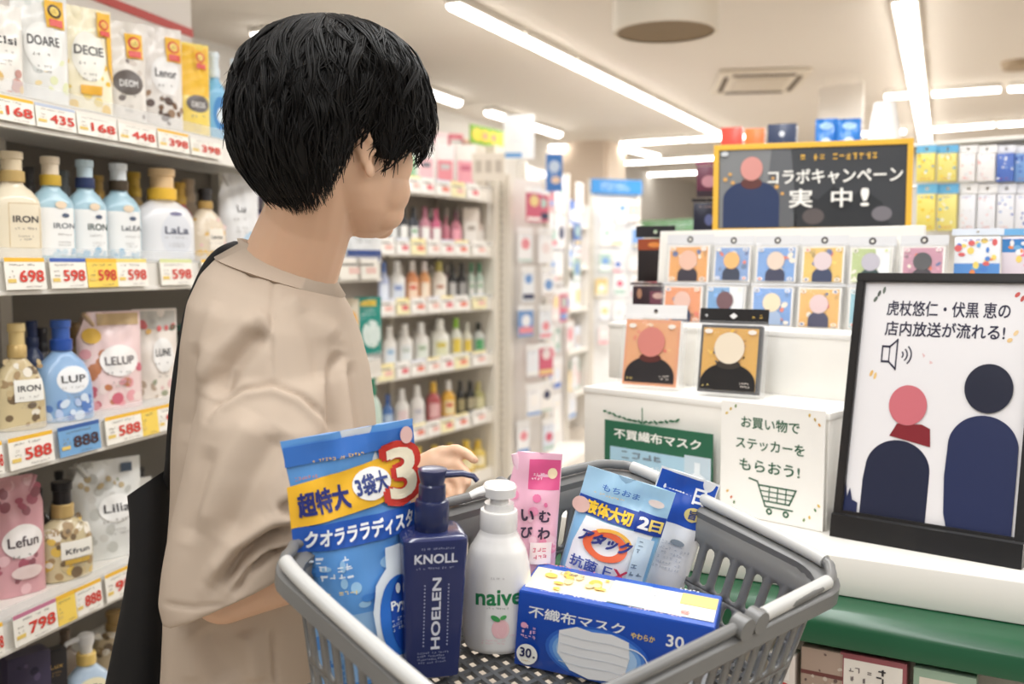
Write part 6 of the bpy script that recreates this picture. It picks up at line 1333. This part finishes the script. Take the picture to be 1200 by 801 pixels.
def strand(ph, z0, z1, n, amp, fr, rad, layer, drift, flick, p0):
    pts, rs = [], []
    for i in range(n):
        t = i / (n - 1); z = z0 + (z1 - z0) * t
        a = ph + drift * (1 - t) + amp * math.sin(fr * t + p0) * (.3 + t) / max(rho(z) / .12, .35)
        k = layer + flick * t ** 3 + .012 * math.sin(fr * 1.3 * t + p0 * 2)
        pts.append(hp_(a, z, k)); rs.append(rad * (1 - .85 * t ** 2.2) * min(1, .35 + 3 * t))
    hs.tube(pts, rs, m_hair, 4, flat=.6)
for s in range(520):                                       # locks: bundles of strands that run together into one tip
    ph = rr.uniform(0, 2 * PI); ze = zend(ph); a = abs((math.degrees(ph) + 180) % 360 - 180)
    z0 = rr.choice([.1455, .143, .136, .124, .105, .085, .06, .03]) + rr.uniform(-.006, 0); L = rr.uniform(.05, .12)
    z1 = max(ze - rr.uniform(-.014, .012), z0 - L)
    if a < 62 and rr.random() < .4: z1 = ze - rr.uniform(-.03, .012)
    if z1 > z0 - .025: z1 = z0 - .025
    top = z0 > .12; amp = rr.uniform(.03, .11); fr = rr.uniform(3, 6.5); lay = rr.uniform(.965, 1.03) if z0 < .13 else rr.uniform(.97, 1.06)
    dr = rr.uniform(-.5, .5) if top else rr.uniform(-.25, .25); fl = rr.uniform(-.07, .045) if a > 70 else rr.uniform(-.10, .07); p0 = rr.uniform(0, 6.28); sp = rr.uniform(.03, .075)
    for q in range(rr.randint(10, 16)):
        off = rr.uniform(-1, 1) * sp; pts, rs = [], []; n = 10; rad = rr.uniform(.0007, .0019); l2 = lay * rr.uniform(.985, 1.008); za = z0 + rr.uniform(-.008, 0); zb = z1 + rr.uniform(0, .012)
        for i in range(n):
            t = i / (n - 1); z = za + (zb - za) * t; an = ph + off * (1 - t ** 1.5) * min(.122 / max(rho(z), .04), 2) + dr * (1 - t) + amp * math.sin(fr * t + p0) * (.25 + t) / max(rho(z) / .12, .4)
            pts.append(hp_(an, z, l2 + fl * t ** 3 + .022 * math.sin(fr * 1.2 * t + p0 * 2) * math.sin(PI * t))); rs.append(rad * (1 - .85 * t ** 2.2) * min(1, .35 + 3 * t))
        hs.tube(pts, rs, m_hair, 4, flat=.6)
for s in range(900):
    ph = rr.uniform(0, 2 * PI); ze = zend(ph); z0 = rr.uniform(-.02, .14); z1 = max(ze - rr.uniform(-.01, .010), z0 - rr.uniform(.06, .12))
    if z1 > z0 - .02: z1 = z0 - .03
    strand(ph, z0, z1, 8, rr.uniform(.02, .09), rr.uniform(3, 7), rr.uniform(.0012, .0026), rr.uniform(.955, 1.0), rr.uniform(-.2, .2), rr.uniform(-.06, .03), rr.uniform(0, 6.28))
for s in range(260):                                       # inner layers that close the fringe towards the forehead
    ph = math.radians(rr.uniform(5, 75)); ze = zend(ph); strand(ph, rr.uniform(.03, .07), ze - rr.uniform(-.012, .012), 8, rr.uniform(.02, .08), rr.uniform(3, 7), rr.uniform(.0014, .0026), rr.uniform(.74, .95), rr.uniform(-.2, .2), rr.uniform(-.04, .02), rr.uniform(0, 6.28))
for s in range(230):                                       # loose ends that break the outline
    ph = rr.uniform(0, 2 * PI); z0 = rr.uniform(.02, .14); z1 = max(zend(ph) - rr.uniform(.0, .014), z0 - rr.uniform(.04, .09)); strand(ph, z0, min(z1, z0 - .02), 9, rr.uniform(.05, .12), rr.uniform(4, 8), rr.uniform(.0007, .0014), rr.uniform(1.0, 1.03), rr.uniform(-.4, .4), rr.uniform(-.02, .07), rr.uniform(0, 6))
for s in range(420):                                       # fine short hairs round the nape and behind the ear
    ph = math.radians(rr.uniform(105, 250)); ze = zend(ph); strand(ph, ze + .035, ze - rr.uniform(.0, .012), 6, .03, 4, rr.uniform(.0009, .0018), rr.uniform(.90, .99), rr.uniform(-.1, .1), -.10, rr.uniform(0, 6))
for s in range(120):                                       # curling fringe at the forehead
    ph = math.radians(rr.uniform(15, 68)); ze = zend(ph); strand(ph, rr.uniform(.03, .07), ze - rr.uniform(-.01, .016), 12, rr.uniform(.08, .2), rr.uniform(6, 10), rr.uniform(.0012, .0022), rr.uniform(.97, 1.02), rr.uniform(-.2, .2), rr.uniform(-.08, .06), rr.uniform(0, 6))
o_ = len(mb.v); mb.add(hs.v, hs.f, m_hair)
hair = mb.build('hair', person, angle=3.0); hair.matrix_parent_inverse = PI0
# brows
mb = MB()
for s in (-1, 1): mb.tube([HM @ Vector((s * (.016 + .011 * k), .0965 - .0035 * k, -.010 + .003 * math.sin(k))) for k in range(4)], [.002, .003, .0028, .001], m_hair, 6)
b_ = mb.build('eyebrow', person); b_.matrix_parent_inverse = PI0
# --- t-shirt
def pring(l, r, D, hd, n=2.4, seg=48, Dl=None, Dr=None):
    a, b = P(l[0], l[1], Dl or D), P(r[0], r[1], Dr or D); c = (a + b) / 2; A = (b - a) / 2; out = []
    for k in range(seg):
        t = 2 * PI * k / seg; cs, sn = math.cos(t), math.sin(t)
        out.append(c + A * math.copysign(abs(cs) ** (2 / n), cs) + Vector((0, hd, 0)) * math.copysign(abs(sn) ** (2 / n), sn))
    return out
def loft_px(mb, rows):
    mb.rings([pring(*r) for r in rows], None)
TD = 1.39
ts = MB()
loft_px(ts, [((280, 287), (394, 329), TD, .058, 2.1), ((270, 292), (397, 336), TD, .078, 2.1), ((259, 302), (401, 346), TD, .11, 2.2), ((247, 320), (408, 362), TD, .15, 2.3), ((238, 350), (417, 392), TD, .185, 2.4), ((232, 395), (428, 436), TD, .20, 2.5), ((225, 450), (436, 490), TD, .20, 2.5), ((220, 505), (441, 540), TD, .195, 2.5), ((216, 560), (438, 590), TD, .185, 2.5), ((211, 640), (424, 655), TD, .18, 2.5), ((206, 730), (408, 735), TD, .178, 2.5), ((204, 801), (398, 801), TD, .178, 2.5), ((192, 862), (396, 862), TD, .18, 2.5), ((192, 884), (396, 884), TD, .18, 2.5)])
loft_px(ts, [((262, 380), (392, 408), 1.30, .05, 2.2), ((245, 432), (392, 455), 1.255, .075, 2.2), ((232, 485), (388, 500), 1.23, .085, 2.3), ((219, 545), (380, 556), 1.215, .085, 2.3), ((206, 605), (368, 606), 1.205, .083, 2.3), ((195, 662), (354, 640), 1.20, .080, 2.3), ((190, 700), (350, 655), 1.195, .077, 2.3), ((196, 727), (345, 664), 1.19, .074, 2.3)])
loft_px(ts, [((285, 385), (400, 400), 1.50, .06, 2.2), ((280, 450), (405, 460), 1.57, .075, 2.2), ((275, 560), (400, 560), 1.60, .075, 2.2), ((272, 690), (395, 690), 1.62, .07, 2.2)])
# folds: lines along which the cloth dips or rises (points, half width px, depth m)
FOLDS = [
    ([(243, 492), (255, 472), (285, 455), (320, 449), (352, 461), (372, 478), (386, 494)], 4, -.0035), ([(243, 499), (257, 480), (286, 463), (320, 457), (350, 469), (382, 500)], 6, .0022),
    ([(322, 306), (320, 350), (318, 400), (318, 446)], 3, -.0016),
    ([(316, 383), (292, 398), (268, 428), (250, 470)], 13, -.010), ([(322, 372), (290, 384), (258, 418), (238, 470)], 14, .007),
    ([(300, 330), (285, 300), (330, 318)], 5, -.002),
    ([(398, 408), (394, 450), (392, 520)], 7, -.007), ([(410, 420), (416, 470), (424, 520)], 9, -.005), ([(402, 415), (404, 470), (408, 530)], 7, .005),
    ([(345, 618), (318, 628), (285, 650), (252, 690)], 8, -.011), ([(348, 606), (315, 612), (275, 640), (240, 690)], 10, .007), ([(345, 640), (318, 648), (292, 668), (270, 700)], 6, -.009), ([(346, 630), (305, 648), (268, 695)], 6, .006),
    ([(335, 500), (300, 560), (262, 640)], 16, -.006), ([(300, 480), (262, 550), (232, 630)], 16, .005), ([(365, 520), (350, 570), (310, 610)], 12, .005), ([(250, 520), (232, 580), (215, 640)], 12, -.004), ([(375, 560), (345, 590), (320, 600)], 9, -.006),
    ([(188, 706), (225, 712), (268, 708)], 3, -.0016),
    ([(236, 735), (250, 765), (266, 801)], 16, -.005), ([(222, 735), (228, 801)], 14, .003), ([(318, 735), (324, 801)], 3, -.003), ([(290, 735), (300, 801)], 12, .005),
    ([(232, 400), (222, 450), (216, 520)], 10, -.004), ([(255, 350), (240, 400), (234, 450)], 9, .003), ([(350, 350), (372, 400), (382, 450)], 12, -.004), ([(335, 345), (360, 372), (398, 398)], 12, .004)]
def fold(me):
    n = len(me.vertices); co = np.empty(n * 3); me.vertices.foreach_get('co', co); co = co.reshape(-1, 3); no = np.empty(n * 3); me.vertices.foreach_get('normal', no); no = no.reshape(-1, 3)
    px = proj_np(co); view = co - np.array([0, 0, CAMZ]); view /= np.linalg.norm(view, axis=1)[:, None]; facing = np.clip(-(view * no).sum(1) * 3, 0, 1)
    d = np.zeros(n)
    for pts, w, amp in FOLDS:
        pts = np.array(pts, float); best = np.full(n, 1e9); par = np.zeros(n); m = len(pts) - 1
        for i in range(m):
            a, b = pts[i], pts[i + 1]; ab = b - a; t = np.clip(((px - a) @ ab) / (ab @ ab), 0, 1); q = np.linalg.norm(px - a - t[:, None] * ab, axis=1); u = q < best; best[u] = q[u]; par[u] = (i + t[u]) / m
        taper = np.clip(np.minimum(par, 1 - par) * 6, .15, 1); d += 2.0 * amp * np.exp(-(best / w) ** 2) * taper
    k = np.sin(co[:, 0] * 31 + co[:, 2] * 17) * np.sin(co[:, 2] * 13 - co[:, 1] * 21 + 1) * .0016
    co += no * (d * facing + k)[:, None]; me.vertices.foreach_set('co', co.ravel())
m_shirt = mat((192, 175, 158), .85, bump=(900, .10), spec=.2)
shirt = remesh(ts, 't_shirt', .0036, m_shirt, 10, .5, fold, person)
# ribbed collar band
mb = MB(); R0 = pring((281, 285), (393, 327), TD, .0575, 2.1, 64); R1 = pring((279, 279), (395, 322), TD - .002, .0535, 2.1, 64)
inn0 = pring((284, 285), (389, 326), TD, .052, 2.1, 64); inn1 = pring((283, 279), (391, 321), TD - .002, .049, 2.1, 64); low = pring((257, 300), (403, 347), TD, .112, 2.15, 64); low2 = pring((263, 308), (397, 352), TD, .10, 2.15, 64)
mb.rings([low2, low, R0, R1, inn1, inn0], m_shirt, False, False); col_ = mb.build('collar', shirt, angle=2.0)
# --- trousers and shoes
tr = MB(); m_tr = mat((52, 50, 52), .8)
limb(tr, [(hip + Vector((0, 0, .06)), .13), (hip + Vector((0, 0, -.06)), .135)], 28)
for h_, kn, an in feet: limb(tr, [(h_, .105), (kn, .085), (an + Vector((0, 0, .02)), .075)], 22)
remesh(tr, 'trousers', .008, m_tr, 4, parent=person)
for h_, kn, an in feet:
    mb = MB(); rs = []
    for t, w, zt in ((-.07, .030, .07), (-.05, .040, .085), (0, .043, .088), (.06, .046, .07), (.12, .048, .05), (.16, .040, .04), (.185, .018, .028)):
        c = Vector((an.x, an.y, 0)) + bd * t; rs.append([c + bs * (w * math.cos(a)) + Vector((0, 0, max(.001, zt / 2 + zt / 2 * math.sin(a)))) for a in [2 * PI * k / 16 for k in range(16)]])
    mb.rings(rs, mat((232, 230, 226), .5)); s_ = mb.build('shoe', person); s_.matrix_parent_inverse = PI0
# --- tote bag on the far shoulder
tb = empty('tote_bag', P(170, 860, 1.47)); tag(tb, 'black cloth tote bag hanging behind the person\'s back', 'bag'); TBI = tb.matrix_basis.inverted()
mb = MB(); m_bag = mat((20, 19, 20), .8, bump=(500, .15))
rows = [((156, 577), (203, 545), 1.50, .055), ((160, 600), (203, 588), 1.50, .06), ((160, 640), (202, 640), 1.50, .06), ((152, 690), (200, 692), 1.50, .06), ((140, 745), (198, 748), 1.50, .06), ((128, 801), (196, 801), 1.50, .06), ((122, 850), (194, 850), 1.50, .05), ((124, 880), (193, 880), 1.50, .03)]
inner = [((159, 581), (200, 552), 1.50, .050), ((163, 602), (200, 592), 1.50, .05), ((164, 640), (198, 640), 1.50, .05)]
R_ = [pring(*r, 2.6, 40) for r in inner[::-1]] + [pring(*r, 2.6, 40) for r in rows]
mb.rings(R_, m_bag); b_ = mb.build('body', tb, angle=1.2); b_.matrix_parent_inverse = TBI
for dd, off in ((0.0, 0), (.05, 4)):
    mb = MB(); pts = [P(276 + off, 288, TD + .05 + dd), P(261 + off, 294, TD + .01 + dd), P(247, 307, TD + dd), P(234, 331, TD + dd), P(223, 362, TD + dd), P(213, 410, TD + dd), P(206, 458, TD + dd), P(202, 505, TD + .02 + dd), P(199, 545, TD + .06 + dd * .4), P(194, 575, 1.49)]
    sp = []
    for i in range(len(pts) - 1):
        p0, p1, p2, p3 = [pts[min(max(j, 0), len(pts) - 1)] for j in (i - 1, i, i + 1, i + 2)]
        for k in range(5): t = k / 5; sp.append(0.5 * (2 * p1 + (p2 - p0) * t + (2 * p0 - 5 * p1 + 4 * p2 - p3) * t * t + (3 * p1 - p0 - 3 * p2 + p3) * t ** 3))
    mb.tube(sp + [pts[-1]], .0075, m_bag, 10); s_ = mb.build('strap', tb); s_.matrix_parent_inverse = TBI
